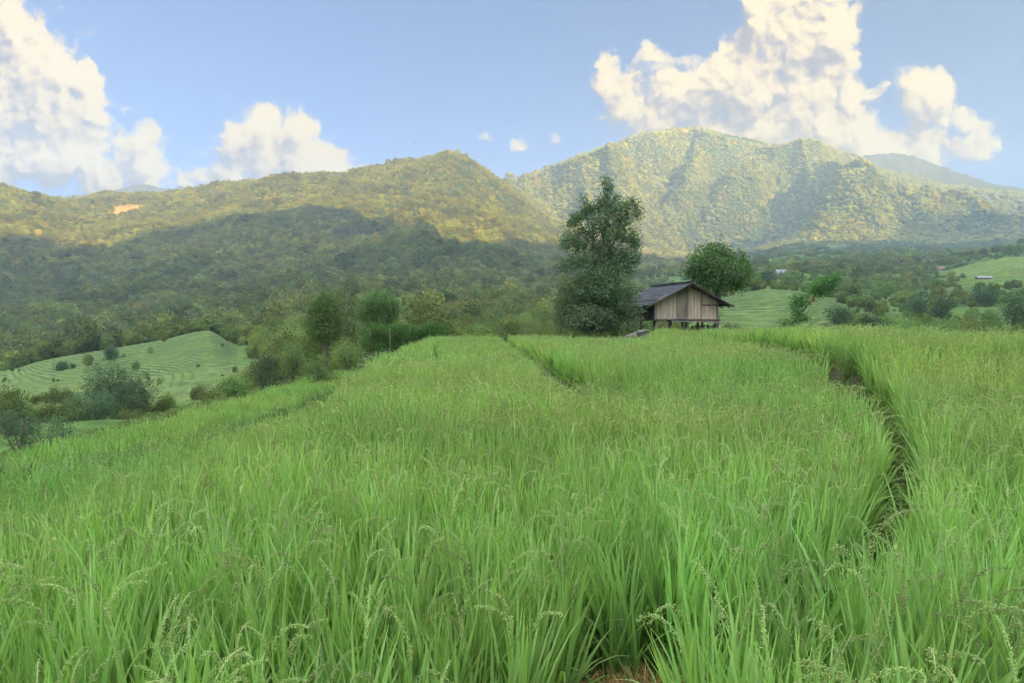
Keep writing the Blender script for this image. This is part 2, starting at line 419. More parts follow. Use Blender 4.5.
# ------------------------------------------------------------------ sun and the ridge that shades the valley
SUN_AZ, SUN_EL = R(150), R(11)
u2 = np.array((math.sin(SUN_AZ), math.cos(SUN_AZ))); v2 = np.array((-u2[1], u2[0]))
S0 = 1800.
shade = [(0,241),(50,243),(92,250),(125,243),(150,234),(200,226),(250,216),(300,210),(350,211),(400,226),(440,241),(475,248),
         (510,243),(560,248),(600,255),(640,263),(690,263),(800,246),(850,247),(898,242),(912,217),(960,222),(1024,233)]
tz = []
for px, py in shade:
    p = raymarch(px, py)
    if p is None: continue
    s = p[:2]@u2; t = p[:2]@v2; tz.append((t, p[2]+(S0-s)*math.tan(SUN_EL)))
tz.sort(); tt = np.array([a for a, b in tz]); zz = np.array([b for a, b in tz])
def build_shade_ridge():
    t = np.linspace(tt[0]-3500, tt[-1]+2200, 700); s = np.linspace(S0-950, S0+750, 60)
    crest = np.interp(t, tt, zz); T, S = np.meshgrid(t, s)
    w = np.where(S < S0, smooth(S0-950, S0, S)**.9, smooth(S0+750, S0, S))
    Z = -10+w*(crest[None, :]+10)+(70*(ridged(T/400, S/300, 4)-.6))*np.clip(np.abs(S-S0)/600, 0, 1)*w
    X = T*v2[0]+S*u2[0]; Y = T*v2[1]+S*u2[1]
    V = np.stack([X, Y, Z-8*(w <= 0.001)], -1).reshape(-1, 3); n = len(t)
    i = np.arange(len(s)-1)[:, None]*n; j = np.arange(n-1)[None, :]
    me = mesh("ridge_behind", V, np.stack([i+j, i+j+1, i+n+j+1, i+n+j], -1).reshape(-1, 4), smooth_=True)
    ca = me.color_attributes.new("cover", 'FLOAT_COLOR', 'POINT')
    c = np.tile([.04, .075, .025, 1], (len(V), 1)).astype(np.float32); ca.data.foreach_set("color", c.ravel())
    link("ridge_behind", me, M_slope, kind="structure")
build_shade_ridge()

sl = bpy.data.lights.new("sun", 'SUN'); sl.energy = 5.0; sl.angle = R(.35); sl.color = (1, .69, .20)
so = bpy.data.objects.new("sun", sl); COL.objects.link(so)
sd = Vector((u2[0]*math.cos(SUN_EL), u2[1]*math.cos(SUN_EL), math.sin(SUN_EL)))
so.rotation_euler = sd.to_track_quat('Z', 'Y').to_euler(); so.location = (0, -20, 40)

# ------------------------------------------------------------------ sky with clouds
wd = bpy.data.worlds.new("World"); sc.world = wd; wd.use_nodes = True; nt = wd.node_tree; nt.nodes.clear(); L = nt.links.new
BLOBS = [  # picture x, y, half width, half height, weight: cumulus round the valley
 (-40,75,75,60,1.1),(5,60,48,42,1.0),(40,70,26,28,.8),(10,120,62,48,1.1),(70,110,36,30,.9),(60,150,55,24,.95),(115,160,34,26,1.0),(150,174,20,16,.9),(0,160,50,18,.6),
 (90,80,14,10,.45),(-60,150,70,60,1.),
 (190,176,26,14,.55),(212,182,18,12,.5),
 (245,135,20,22,.95),(240,165,20,18,.8),(272,128,22,18,.9),(300,140,28,26,1.05),(325,162,26,20,1.0),(295,172,36,18,.9),(350,172,20,9,.8),(255,182,26,10,.8),(212,135,9,16,.4),
 (400,157,8,7,.75),(518,146,19,8,.62),(478,141,12,8,.5),(551,139,10,7,.48),(590,118,10,8,.5),
 (606,70,16,16,.8),(625,85,22,20,.8),(650,62,14,14,.75),(640,110,24,26,.6),(668,88,18,18,.7),(643,42,7,6,.55),(700,100,34,30,.95),(712,70,16,16,.7),
 (770,20,30,34,1.0),(815,10,34,30,1.0),(790,60,46,40,1.15),(740,60,22,24,.8),(745,110,48,32,1.1),(810,110,44,32,1.1),(850,115,26,22,.9),(854,30,14,24,.45),
 (720,135,60,18,.9),(820,145,60,20,1.),(870,150,34,20,.9),
 (925,85,20,16,.95),(925,108,16,20,.9),(945,85,12,12,.6),(935,130,34,22,.9),(975,125,18,22,.55),(900,158,24,14,.9),(955,145,30,12,.7)]
def cloud_group():
    g = bpy.data.node_groups.new("cloud_density", 'ShaderNodeTree'); l = g.links.new
    g.interface.new_socket("P", in_out='INPUT', socket_type='NodeSocketVector')
    g.interface.new_socket("D", in_out='OUTPUT', socket_type='NodeSocketFloat')
    gi = g.nodes.new("NodeGroupInput"); go = g.nodes.new("NodeGroupOutput")
    # domain warp
    n0 = N(g, "ShaderNodeTexNoise"); n0.inputs["Scale"].default_value = 9; n0.inputs["Detail"].default_value = 5; n0.inputs["Roughness"].default_value = .6
    l(gi.outputs[0], n0.inputs[0])
    s = N(g, "ShaderNodeVectorMath", operation='MULTIPLY_ADD'); s.inputs[1].default_value = (.075, .075, 0); s.inputs[2].default_value = (-.0375, -.0375, 0)
    l(n0.outputs[1], s.inputs[0])
    n0.inputs['Detail'].default_value = 9; n0.inputs['Roughness'].default_value = .68
    a = N(g, "ShaderNodeVectorMath", operation='ADD'); l(gi.outputs[0], a.inputs[0]); l(s.outputs[0], a.inputs[1])
    tot = None
    for (px, py, rx, ry, w) in BLOBS:
        P = at(px, py, 1.0); cx, cy = P[0], P[2]-CZ; k = (F/rx/1.25, F/ry/1.25)
        m = N(g, "ShaderNodeVectorMath", operation='MULTIPLY_ADD'); m.inputs[1].default_value = (k[0], k[1], 0); m.inputs[2].default_value = (-cx*k[0], -cy*k[1], 0)
        l(a.outputs[0], m.inputs[0])
        d = N(g, "ShaderNodeVectorMath", operation='DOT_PRODUCT'); l(m.outputs[0], d.inputs[0]); l(m.outputs[0], d.inputs[1])
        q = N(g, "ShaderNodeMath", operation='MULTIPLY'); q.inputs[1].default_value = -1.0; l(d.outputs["Value"], q.inputs[0])
        e = N(g, "ShaderNodeMath", operation='EXPONENT'); l(q.outputs[0], e.inputs[0])
        f = N(g, "ShaderNodeMath", operation='MULTIPLY_ADD'); f.inputs[1].default_value = w; l(e.outputs[0], f.inputs[0])
        if tot is not None: l(tot, f.inputs[2])
        else: f.inputs[2].default_value = 0
        tot = f.outputs[0]
    # saturate the field: 1-exp(-1.3 f)
    q = N(g, "ShaderNodeMath", operation='MULTIPLY'); q.inputs[1].default_value = -1.2; l(tot, q.inputs[0])
    e = N(g, "ShaderNodeMath", operation='EXPONENT'); l(q.outputs[0], e.inputs[0])
    f = N(g, "ShaderNodeMath", operation='SUBTRACT'); f.inputs[0].default_value = 1; l(e.outputs[0], f.inputs[1])
    # billows
    n1 = N(g, "ShaderNodeTexNoise"); n1.inputs["Scale"].default_value = 16; n1.inputs["Detail"].default_value = 9; n1.inputs["Roughness"].default_value = .62
    l(a.outputs[0], n1.inputs[0])
    vo = N(g, "ShaderNodeTexVoronoi", feature='SMOOTH_F1'); vo.inputs["Scale"].default_value = 30; vo.inputs["Smoothness"].default_value = .6
    vo.inputs["Detail"].default_value = 2.5
    l(a.outputs[0], vo.inputs[0])
    b = N(g, "ShaderNodeMath", operation='MULTIPLY_ADD'); b.inputs[1].default_value = 1.5; b.inputs[2].default_value = -.75; l(n1.outputs[0], b.inputs[0])
    c = N(g, "ShaderNodeMath", operation='MULTIPLY_ADD'); c.inputs[1].default_value = -.42; c.inputs[2].default_value = .18; l(vo.outputs[0], c.inputs[0])
    x1 = N(g, "ShaderNodeMath", operation='ADD'); l(b.outputs[0], x1.inputs[0]); l(c.outputs[0], x1.inputs[1])
    x2 = N(g, "ShaderNodeMath", operation='ADD'); l(f.outputs[0], x2.inputs[0]); l(x1.outputs[0], x2.inputs[1])
    l(x2.outputs[0], go.inputs[0]); return g
CG = cloud_group()
tc = N(nt, "ShaderNodeTexCoord"); sp = N(nt, "ShaderNodeSeparateXYZ"); L(tc.outputs["Generated"], sp.inputs[0])
ym = N(nt, "ShaderNodeMath", operation='MAXIMUM'); ym.inputs[1].default_value = .05; L(sp.outputs[1], ym.inputs[0])
dx = N(nt, "ShaderNodeMath", operation='DIVIDE'); L(sp.outputs[0], dx.inputs[0]); L(ym.outputs[0], dx.inputs[1])
dz = N(nt, "ShaderNodeMath", operation='DIVIDE'); L(sp.outputs[2], dz.inputs[0]); L(ym.outputs[0], dz.inputs[1])
cb = N(nt, "ShaderNodeCombineXYZ"); L(dx.outputs[0], cb.inputs[0]); L(dz.outputs[0], cb.inputs[1])
def dens(off):
    v = N(nt, "ShaderNodeVectorMath", operation='ADD'); v.inputs[1].default_value = (*off, 0); L(cb.outputs[0], v.inputs[0])
    g = nt.nodes.new("ShaderNodeGroup"); g.node_tree = CG; L(v.outputs[0], g.inputs[0]); return g.outputs[0]
D0, D1, D2 = dens((0, 0)), dens((.020, .034)), dens((.005, .008))
al = N(nt, "ShaderNodeMapRange", interpolation_type='SMOOTHSTEP'); al.inputs[1].default_value = .26; al.inputs[2].default_value = .56
L(D0, al.inputs[0])
front = N(nt, "ShaderNodeMath", operation='GREATER_THAN'); front.inputs[1].default_value = .15; L(sp.outputs[1], front.inputs[0])
alpha = N(nt, "ShaderNodeMath", operation='MULTIPLY'); L(al.outputs[0], alpha.inputs[0]); L(front.outputs[0], alpha.inputs[1])
df = N(nt, "ShaderNodeMath", operation='SUBTRACT'); L(D0, df.inputs[0]); L(D1, df.inputs[1])
d2 = N(nt, "ShaderNodeMath", operation='SUBTRACT'); L(D0, d2.inputs[0]); L(D2, d2.inputs[1])
dm = N(nt, "ShaderNodeMath", operation='MULTIPLY_ADD'); dm.inputs[1].default_value = .9; L(d2.outputs[0], dm.inputs[0]); L(df.outputs[0], dm.inputs[2]); df = dm
lt = N(nt, "ShaderNodeMapRange"); lt.inputs[1].default_value = -.30; lt.inputs[2].default_value = .30; L(df.outputs[0], lt.inputs[0])
ccol = ramp(nt, lt.outputs[0], [(0, (.34, .27, .28)), (.36, (.62, .46, .36)), (.64, (.92, .66, .36)), (1, (1.15, .87, .45))])  # lit and shaded cloud sides put into the colour from offset density
sky = N(nt, "ShaderNodeTexSky", sky_type='NISHITA', sun_disc=False); sky.sun_elevation = SUN_EL; sky.sun_rotation = SUN_AZ
sky.altitude = 3000; sky.air_density = .62; sky.dust_density = .2; sky.ozone_density = 3.5
SKYS = .05
cs = N(nt, "ShaderNodeVectorMath", operation='SCALE'); L(ccol, cs.inputs[0]); cs.inputs["Scale"].default_value = 5.2
mx = mixc(nt, alpha.outputs[0], sky.outputs[0], cs.outputs[0])
bg = N(nt, "ShaderNodeBackground"); bg.inputs[1].default_value = SKYS; L(mx, bg.inputs[0])
# the part of the sky with the visible clouds; elsewhere clear sky plus added fill clouds
inz = N(nt, "ShaderNodeMath", operation='COMPARE', i_1=.30, i_2=.265); L(dz.outputs[0], inz.inputs[0])
inx = N(nt, "ShaderNodeMath", operation='COMPARE', i_1=-.05, i_2=1.05); L(dx.outputs[0], inx.inputs[0])
ff = N(nt, "ShaderNodeMath", operation='MULTIPLY'); L(inz.outputs[0], ff.inputs[0]); L(inx.outputs[0], ff.inputs[1])
fg = N(nt, "ShaderNodeMath", operation='MULTIPLY'); L(ff.outputs[0], fg.inputs[0]); L(front.outputs[0], fg.inputs[1])
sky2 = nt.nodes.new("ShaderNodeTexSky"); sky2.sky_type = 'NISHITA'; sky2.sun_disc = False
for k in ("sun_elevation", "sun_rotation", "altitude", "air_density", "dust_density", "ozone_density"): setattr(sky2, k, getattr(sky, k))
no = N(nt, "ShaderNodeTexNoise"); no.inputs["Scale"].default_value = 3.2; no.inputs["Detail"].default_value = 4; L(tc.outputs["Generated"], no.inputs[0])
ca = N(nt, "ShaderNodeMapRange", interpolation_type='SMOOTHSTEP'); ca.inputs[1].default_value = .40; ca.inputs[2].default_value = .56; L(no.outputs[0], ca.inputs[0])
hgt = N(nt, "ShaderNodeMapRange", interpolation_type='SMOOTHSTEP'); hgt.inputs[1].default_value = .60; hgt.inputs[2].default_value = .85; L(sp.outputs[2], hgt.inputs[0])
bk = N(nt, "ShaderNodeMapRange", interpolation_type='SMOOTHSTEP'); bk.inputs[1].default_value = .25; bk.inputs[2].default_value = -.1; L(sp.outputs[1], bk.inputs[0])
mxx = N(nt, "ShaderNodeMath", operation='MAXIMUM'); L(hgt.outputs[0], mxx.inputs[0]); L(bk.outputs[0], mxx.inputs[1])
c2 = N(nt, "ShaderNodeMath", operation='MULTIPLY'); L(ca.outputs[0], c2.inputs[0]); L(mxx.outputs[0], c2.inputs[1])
bg2 = N(nt, "ShaderNodeBackground"); bg2.inputs[1].default_value = SKYS; L(mixc(nt, c2.outputs[0], sky2.outputs[0], (21., 22.5, 24.)), bg2.inputs[0])  # bright clouds added out of view, behind and overhead, to light the foreground
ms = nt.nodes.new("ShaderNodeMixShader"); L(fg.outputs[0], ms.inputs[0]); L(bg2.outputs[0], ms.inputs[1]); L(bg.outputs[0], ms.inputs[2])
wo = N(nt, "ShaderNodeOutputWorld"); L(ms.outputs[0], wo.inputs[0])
wd.cycles.sampling_method = 'MANUAL'; wd.cycles.sample_map_resolution = 512

# ------------------------------------------------------------------ haze
def haze():
    m, nt, out = newmat("haze_air")
    v = N(nt, "ShaderNodeVolumePrincipled"); v.inputs["Color"].default_value = (.60, .74, .94, 1); v.inputs["Density"].default_value = 1.95e-4
    v.inputs["Anisotropy"].default_value = .3
    nt.links.new(v.outputs[0], out.inputs["Volume"])
    b = MB(); zlo = -120; zhi = 1130
    s0, s1, t0, t1 = -5700, 2620, -4900, 5600      # along and across the sun's direction
    c = u2*(s0+s1)/2+v2*(t0+t1)/2; b.box((c[0], c[1], (zlo+zhi)/2), (s1-s0, t1-t0, zhi-zlo), rz=math.atan2(u2[1], u2[0]))
    b.build("haze", m, kind="stuff")
haze()

# ------------------------------------------------------------------ plant meshes
def blades(n, seg, L0, L1_, w0, w1, tilt0, tilt1, curv0, curv1, rad, g):
    """n arching strips rising from a tuft; returns V, F, UV"""
    th = g.random(n)*2*np.pi; Ln = g.uniform(L0, L1_, n); wd_ = g.uniform(w0, w1, n)
    tl = g.uniform(tilt0, tilt1, n); cv = g.uniform(curv0, curv1, n); ct = g.uniform(1.4, 3., n)
    r = rad*np.sqrt(g.random(n)); pa = g.random(n)*2*np.pi; tw = th+np.pi/2+g.normal(0, .6, n)
    t = np.linspace(0, 1, seg+1)[None, :]
    ang = tl[:, None]+cv[:, None]*t**ct[:, None]
    dl = Ln[:, None]/seg
    hx = np.concatenate([np.zeros((n, 1)), np.cumsum(np.sin(ang[:, 1:])*dl, 1)], 1)
    z = np.concatenate([np.zeros((n, 1)), np.cumsum(np.cos(ang[:, 1:])*dl, 1)], 1)
    cx = (r*np.cos(pa))[:, None]+hx*np.cos(th)[:, None]; cy = (r*np.sin(pa))[:, None]+hx*np.sin(th)[:, None]
    w = wd_[:, None]*np.minimum(1, .45+1.6*t)*np.clip((1-t)*2.4, 0, 1)**.8*.5
    w = np.maximum(w, .0006)
    ax = np.cos(tw)[:, None]*w; ay = np.sin(tw)[:, None]*w
    V = np.stack([np.stack([cx-ax, cy-ay, z], -1), np.stack([cx+ax, cy+ay, z], -1)], 2).reshape(-1, 3)
    uvx = np.repeat(g.random(n), (seg+1)*2); uvy = np.tile(np.repeat(t[0], 2), n)
    b = (np.arange(n)*(seg+1)*2)[:, None]+(np.arange(seg)*2)[None, :]
    Fq = np.stack([b, b+1, b+3, b+2], -1).reshape(-1, 4)
    return V, Fq, np.stack([uvx, uvy], -1)
def join(parts):
    V = []; Fq = []; U = []; b = 0
    for v, f, u in parts: V.append(v); Fq.append(f+b); U.append(u); b += len(v)
    return np.vstack(V), np.vstack(Fq), np.vstack(U)
def panicle(g, n, big=1., seg=8):
    """drooping grain heads: a thin stem carrying pointed grains; uv.y 0 stem, 1 grain"""
    P = []
    for _ in range(n):
        th = g.random()*2*np.pi; h0 = g.uniform(.70, .88); lean = g.uniform(.02, .16); Lp = g.uniform(.19, .29); droop = g.uniform(1.2, 2.5)
        pts = [np.array([.03*math.cos(th), .03*math.sin(th), .35])]; hx = .03; z = .35
        for k in range(3): hx += (h0-.35)/3*math.sin(lean); z += (h0-.35)/3*math.cos(lean); pts.append(np.array([hx*math.cos(th), hx*math.sin(th), z]))
        a = lean; start = len(pts)-1
        for k in range(seg):
            a = lean+droop*((k+1)/seg)**1.2; hx += Lp/seg*math.sin(a); z += Lp/seg*math.cos(a); pts.append(np.array([hx*math.cos(th), hx*math.sin(th), z]))
        pts = np.array(pts); side = np.array([-math.sin(th), math.cos(th), 0])*.0016*big
        V = np.stack([pts-side, pts+side], 1).reshape(-1, 3); b = np.arange(len(pts)-1)*2
        P.append((V, np.stack([b, b+1, b+3, b+2], -1), np.tile([g.random(), 0.], (len(V), 1))))
        ng = int(105/big**1.5); GV = []; GF = []; GU = []
        for q in range(ng):
            f = g.random(); k = start+f*seg; i = min(int(k), len(pts)-2); p = pts[i]+(pts[i+1]-pts[i])*(k-i)
            ax = (pts[i+1]-pts[i]); ax = ax/np.linalg.norm(ax)
            off = g.normal(0, 1, 3)*(.0045*(1-f*.5)+.0015)+np.array([0, 0, -.003-.012*g.random()*(1-f*.6)])
            d = ax+g.normal(0, .35, 3)+np.array([0, 0, -.6]); d /= np.linalg.norm(d)
            s1 = np.cross(d, [0.3, .5, .81]); s1 /= np.linalg.norm(s1); s2 = np.cross(d, s1)
            l = .0085*big*1.1; w = .0027*big; c = p+off; bb = len(GV)
            GV += [c-d*l*.5, c+s1*w, c+s2*w, c-s1*w, c-s2*w, c+d*l*.6]
            GF += [(bb, bb+1, bb+2, bb), (bb, bb+2, bb+3, bb), (bb, bb+3, bb+4, bb), (bb, bb+4, bb+1, bb)]
            GF += [(bb+5, bb+2, bb+1, bb+5), (bb+5, bb+3, bb+2, bb+5), (bb+5, bb+4, bb+3, bb+5), (bb+5, bb+1, bb+4, bb+5)]
            GU += [[g.random(), 1.]]*6
        P.append((np.array(GV), np.array(GF), np.array(GU)))
    return join(P)
def tri_fix(V, Fq, U):
    """split quads with a doubled corner into triangles in one list"""
    t = Fq[:, 0] == Fq[:, 3]
    q = Fq[~t]; tris = np.vstack([Fq[t][:, :3], q[:, [0, 1, 2]], q[:, [0, 2, 3]]])
    return V, tris, U
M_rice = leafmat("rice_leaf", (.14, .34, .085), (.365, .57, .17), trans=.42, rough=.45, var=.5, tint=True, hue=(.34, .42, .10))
M_ear = leafmat("rice_ear", (.22, .38, .10), (.44, .55, .18), trans=.25, rough=.6, var=.5, tint=True, hue=(.56, .52, .22))
M_weed = leafmat("weed_leaf", (.07, .16, .035), (.15, .26, .06), trans=.3, var=.6, tint=True, hue=(.22, .25, .09))
M_far = leafmat("forest_leaf", (.055, .098, .030), (.115, .152, .040), trans=.2, rough=.8, var=.55, tint=True, hue=(.16, .165, .04))

def proto(name, parts):
    """parts: (V,F,U,mat) lists → one object kept outside the scene, used as instance source"""
    V = []; Fq = []; U = []; MI = []; b = 0; mats = []
    for v, f, u, m in parts:
        v, f, u = tri_fix(v, f, u); V.append(v); Fq.append(f+b); U.append(u); b += len(v)
        if m not in mats: mats.append(m)
        MI.append(np.full(len(f), mats.index(m)))
    me = mesh(name, np.vstack(V), np.vstack(Fq), uv=np.vstack(U))
    for m in mats: me.materials.append(m)
    me.polygons.foreach_set("material_index", np.concatenate(MI).astype(np.int32))
    return bpy.data.objects.new(name, me)
def collection(name, objs):
    c = bpy.data.collections.new(name)
    for o in objs: c.objects.link(o)
    return c
def scatter_group(coll):
    g = bpy.data.node_groups.new("scatter_"+coll.name, 'GeometryNodeTree'); l = g.links.new
    g.interface.new_socket("Geometry", in_out='INPUT', socket_type='NodeSocketGeometry')
    g.interface.new_socket("Geometry", in_out='OUTPUT', socket_type='NodeSocketGeometry')
    gi = g.nodes.new("NodeGroupInput"); go = g.nodes.new("NodeGroupOutput")
    ci = g.nodes.new("GeometryNodeCollectionInfo"); ci.inputs[0].default_value = coll
    ci.inputs["Separate Children"].default_value = True; ci.inputs["Reset Children"].default_value = True
    ip = g.nodes.new("GeometryNodeInstanceOnPoints"); ip.inputs["Pick Instance"].default_value = True
    def attr(nm, ty):
        a = g.nodes.new("GeometryNodeInputNamedAttribute"); a.data_type = ty; a.inputs[0].default_value = nm; return a.outputs[0]
    l(gi.outputs[0], ip.inputs["Points"]); l(ci.outputs[0], ip.inputs["Instance"])
    l(attr("idx", 'INT'), ip.inputs["Instance Index"]); l(attr("rot", 'FLOAT_VECTOR'), ip.inputs["Rotation"]); l(attr("scl", 'FLOAT_VECTOR'), ip.inputs["Scale"])
    l(ip.outputs[0], go.inputs[0]); return g
def scatter(name, P, idx, rot, scl, tint, grp, label=None, cat=None):
    me = bpy.data.meshes.new(name); me.vertices.add(len(P)); me.vertices.foreach_set("co", P.astype(np.float32).ravel())
    a = me.attributes.new("idx", 'INT', 'POINT'); a.data.foreach_set("value", idx.astype(np.int32))
    a = me.attributes.new("rot", 'FLOAT_VECTOR', 'POINT'); a.data.foreach_set("vector", rot.astype(np.float32).ravel())
    a = me.attributes.new("scl", 'FLOAT_VECTOR', 'POINT'); a.data.foreach_set("vector", scl.astype(np.float32).ravel())
    a = me.attributes.new("tint", 'FLOAT_VECTOR', 'POINT'); a.data.foreach_set("vector", tint.astype(np.float32).ravel())
    o = link(name, me, kind="stuff", label=label, cat=cat)
    md = o.modifiers.new("scatter", 'NODES'); md.node_group = grp
    return o

# rice: three levels of detail
g1 = np.random.default_rng(3)
def rice_clump(g, n, seg, wk, pn, pbig, name):
    A = blades(int(n*.62), seg, .60, .98, .017*wk, .026*wk, .02, .16, .04, .5, .045, g)
    B = blades(int(n*.38), seg, .40, .78, .014*wk, .022*wk, .08, .40, .2, 1.5, .05, g)
    parts = [(*A, M_rice), (*B, M_rice)]
    if pn: parts.append((*panicle(g, pn, pbig), M_ear))
    return proto(name, parts)
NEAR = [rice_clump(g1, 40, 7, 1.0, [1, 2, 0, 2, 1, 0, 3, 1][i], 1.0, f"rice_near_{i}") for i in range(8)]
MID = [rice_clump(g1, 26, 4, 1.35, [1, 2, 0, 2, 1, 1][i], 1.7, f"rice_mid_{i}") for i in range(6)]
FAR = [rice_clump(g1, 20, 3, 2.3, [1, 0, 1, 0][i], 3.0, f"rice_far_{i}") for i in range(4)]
CR = collection("rice_sources", NEAR+MID+FAR); GR = scatter_group(CR)
order = {o.name: i for i, o in enumerate(sorted(NEAR+MID+FAR, key=lambda o: o.name))}
base_far, base_mid, base_near = 0, 4, 10     # alphabetical: rice_far, rice_mid, rice_near

def rice_points(x0, x1, y0, y1, sp, keep):
    xs, ys = np.meshgrid(np.arange(x0, x1, sp), np.arange(y0, y1, sp)); n = xs.size
    x = xs.ravel()+rng.normal(0, sp*.22, n); y = ys.ravel()+rng.normal(0, sp*.22, n)
    k = keep(x, y) & ((np.abs(np.arctan2(x, y)) < R(46)) | (np.hypot(x, y) < 3.2)) & (np.hypot(x, y) > .85)
    return x[k], y[k]
def plant_rice(name, x, y, label, hs=1.0):
    r = np.hypot(x, y); n = len(x)
    idx = np.where(r < 7.5, base_near+rng.integers(0, 8, n), np.where(r < 19, base_mid+rng.integers(0, 6, n), base_far+rng.integers(0, 4, n)))
    lf = fbm(x/2.3, y/2.3, 3); lf2 = fbm(x/.9+40, y/.9, 2)
    hs = hs*(1+.13*((y < 3.35) & (x > .4)))
    s = hs*(.96+.22*(lf-.5)+rng.normal(0, .05, n)+.10*(lf2-.5))
    scl = np.stack([s*rng.uniform(.9, 1.15, n), s*rng.uniform(.9, 1.15, n), s], -1)
    lean = .10*np.sin(x*.7+y*.45)+.05
    rot = np.stack([rng.normal(0, .05, n)+.04, rng.normal(0, .05, n)+lean*.6, rng.random(n)*6.28], -1)
    t = .94+.30*(fbm(x/1.6+9, y/1.6, 3)-.5)+rng.normal(0, .05, n); yl = 1+.35*(fbm(x/4-5, y/4, 3)-.5)
    tint = np.stack([t*yl, t, t*(.95+.1*rng.random(n))], -1)
    z = height(x, y)-.02
    return scatter(name, np.stack([x, y, z], -1), idx, rot, scl, tint, GR, label, "rice")
def free_of_path(x, y, w=.19):
    return pdist(x, y, PATH) > w+.16*((y < 4.2) & (x < 1.0))+.05*np.sin(x*7+y*5)
def k_main(x, y):
    gap2 = (np.abs(x-BND(y)+.08) < .34) & (y > 13.4)
    gap3 = (pdist(x, y, [(-2.3, 21.5), (-3.4, 30), (-4.4, 38)]) < .28)
    side = (x < PX(y)) | (y < 4.4)
    return free_of_path(x, y, .19+.42*smooth(9, 14, y)) & (x+wob(x, y) > L1(y)+.1) & side & ~gap2 & ~gap3 & (y < np.where(x > 3.2, np.where(x > 8.9, 41.2, 39.2), 46.5)) & (x < 14)
def k_right(x, y):
    return free_of_path(x, y, .21) & (x > PX(y)) & (y >= 4.4) & (x < RGT(y)-.4) & (y < 40.6)
def k_low(x, y):
    return (x+wob(x, y) < L1(y)-1.35) & (x > L2(y)+.5+wob(x, y)) & (y < 44) & (pdist(x, y, STRIP) > 1.0+wob(x*2, y*2))
sp = .185
plant_rice("rice_field", *rice_points(-7, 14.5, -3, 47, sp, k_main), "green ripening rice filling the main terrace in front of the camera")
plant_rice("upper_rice_field", *rice_points(1.5, 16, 3, 42, sp, k_right), "green rice on the raised terrace right of the curving path")
plant_rice("lower_rice_field", *rice_points(-16, -3, 3, 45, sp*1.05, k_low), "green rice on the sunken terrace along the left edge", .88)

# weeds on banks, path and verges
WE = []
for i in range(5):
    A = blades([26, 40, 20, 34, 24][i], 3, .10, [.28, .42, .2, .55, .3][i], .006, .018, .1, 1.1, .2, 1.5, .10, g1)
    WE.append(proto(f"weed_{i}", [(*A, M_weed)]))
def herb(g, n, s, hh, name):
    """small broadleaf herb: leaf quads spread through a low dome"""
    P = g.normal(0, 1, (n, 3)); P /= np.linalg.norm(P, axis=1)[:, None]; P *= (g.random(n)**.4)[:, None]; P[:, 2] = np.abs(P[:, 2])
    P = P*np.array([s, s, hh]); return proto(name, [(*leafquads(P, .028*s/.3+.012, g), M_weed)])
def leafquads(P, size, g, up=.35):
    n = len(P); d = g.normal(0, 1, (n, 3)); d[:, 2] += up; d /= np.linalg.norm(d, axis=1)[:, None]
    a = np.cross(d, g.normal(0, 1, (n, 3))); a /= np.linalg.norm(a, axis=1)[:, None]; b = np.cross(d, a)
    s = (size*g.uniform(.6, 1.3, n))[:, None]
    V = np.stack([P-a*s*.5, P+b*s*.28, P+a*s*.5, P-b*s*.28], 1).reshape(-1, 3)
    Fq = (np.arange(n)*4)[:, None]+np.arange(4)[None, :]
    U = np.stack([np.repeat(g.random(n), 4), np.tile([0, .5, 1, .5], n)], -1); return V, Fq, U
for i in range(3): WE.append(herb(g1, 420, [.25, .35, .45][i], [.22, .35, .5][i], f"weed_{5+i}"))
CW = collection("weed_sources", WE); GW = scatter_group(CW)
def weeds(name, n, x0, x1, y0, y1, keep, label, s0=.7, s1=1.4, kinds=8, dry=.3, pale=(1, 1, 1)):
    x = rng.uniform(x0, x1, n); y = rng.uniform(y0, y1, n)
    k = keep(x, y) & (np.abs(np.arctan2(x, y)) < R(46)); x, y = x[k], y[k]; n = len(x)
    s = rng.uniform(s0, s1, n); t = rng.uniform(.7, 1.3, n); dr = (rng.random(n) < dry)*rng.random(n)
    tint = np.stack([t*(1+.55*dr), t*(1+.08*dr), t*(1+.3*dr)], -1)*np.array(pale)
    rot = np.stack([rng.normal(0, .15, n), rng.normal(0, .15, n), rng.random(n)*6.28], -1)
    scatter(name, np.stack([x, y, height(x, y)-.01], -1), rng.integers(0, kinds, n), rot, np.stack([s, s, s], -1), tint, GW, label, "weeds")
weeds("path_weeds", 26000, -.5, 12, .5, 42, lambda x, y: pdist(x, y, PATH) < .42+.3*smooth(9, 13, y), "low weeds and dry stalks on the path between the terraces", .35, .8, dry=.6)
weeds("trampled_straw", 900, -.1, 1.1, 2.2, 4.3, lambda x, y: pdist(x, y, PATH) < .36, "pale trampled straw in the gap at the bottom centre", .3, .6, kinds=5, pale=(3.6, 1.7, 2.6))
weeds("bank_weeds", 16000, -8, 3, 3, 48, lambda x, y: (x < L1(y)+.25+wob(x, y)) & (x > L1(y)-1.5), "tangled grass on the bank below the main terrace", .5, 1.0)
weeds("strip_weeds", 9000, -13, -6, 9, 36, lambda x, y: pdist(x, y, STRIP) < 1.1, "dark weedy strip dividing the sunken terrace on the left", 1.2, 2.0, kinds=5, pale=(.8, .88, .85), dry=.2)
weeds("verge_grass", 34000, -19, 1, 6, 62, lambda x, y: (x < L2(y)+.3) & (x > L2(y)-6.5), "rough grass on the drop beside the lower terrace", .5, 1.1)
weeds("yard_grass", 16000, -8, 24, 38, 60, lambda x, y: (y > np.where(x > 3.2, 40.8, 45.8)), "rough grass round the hut and behind the field", .5, 1.0)
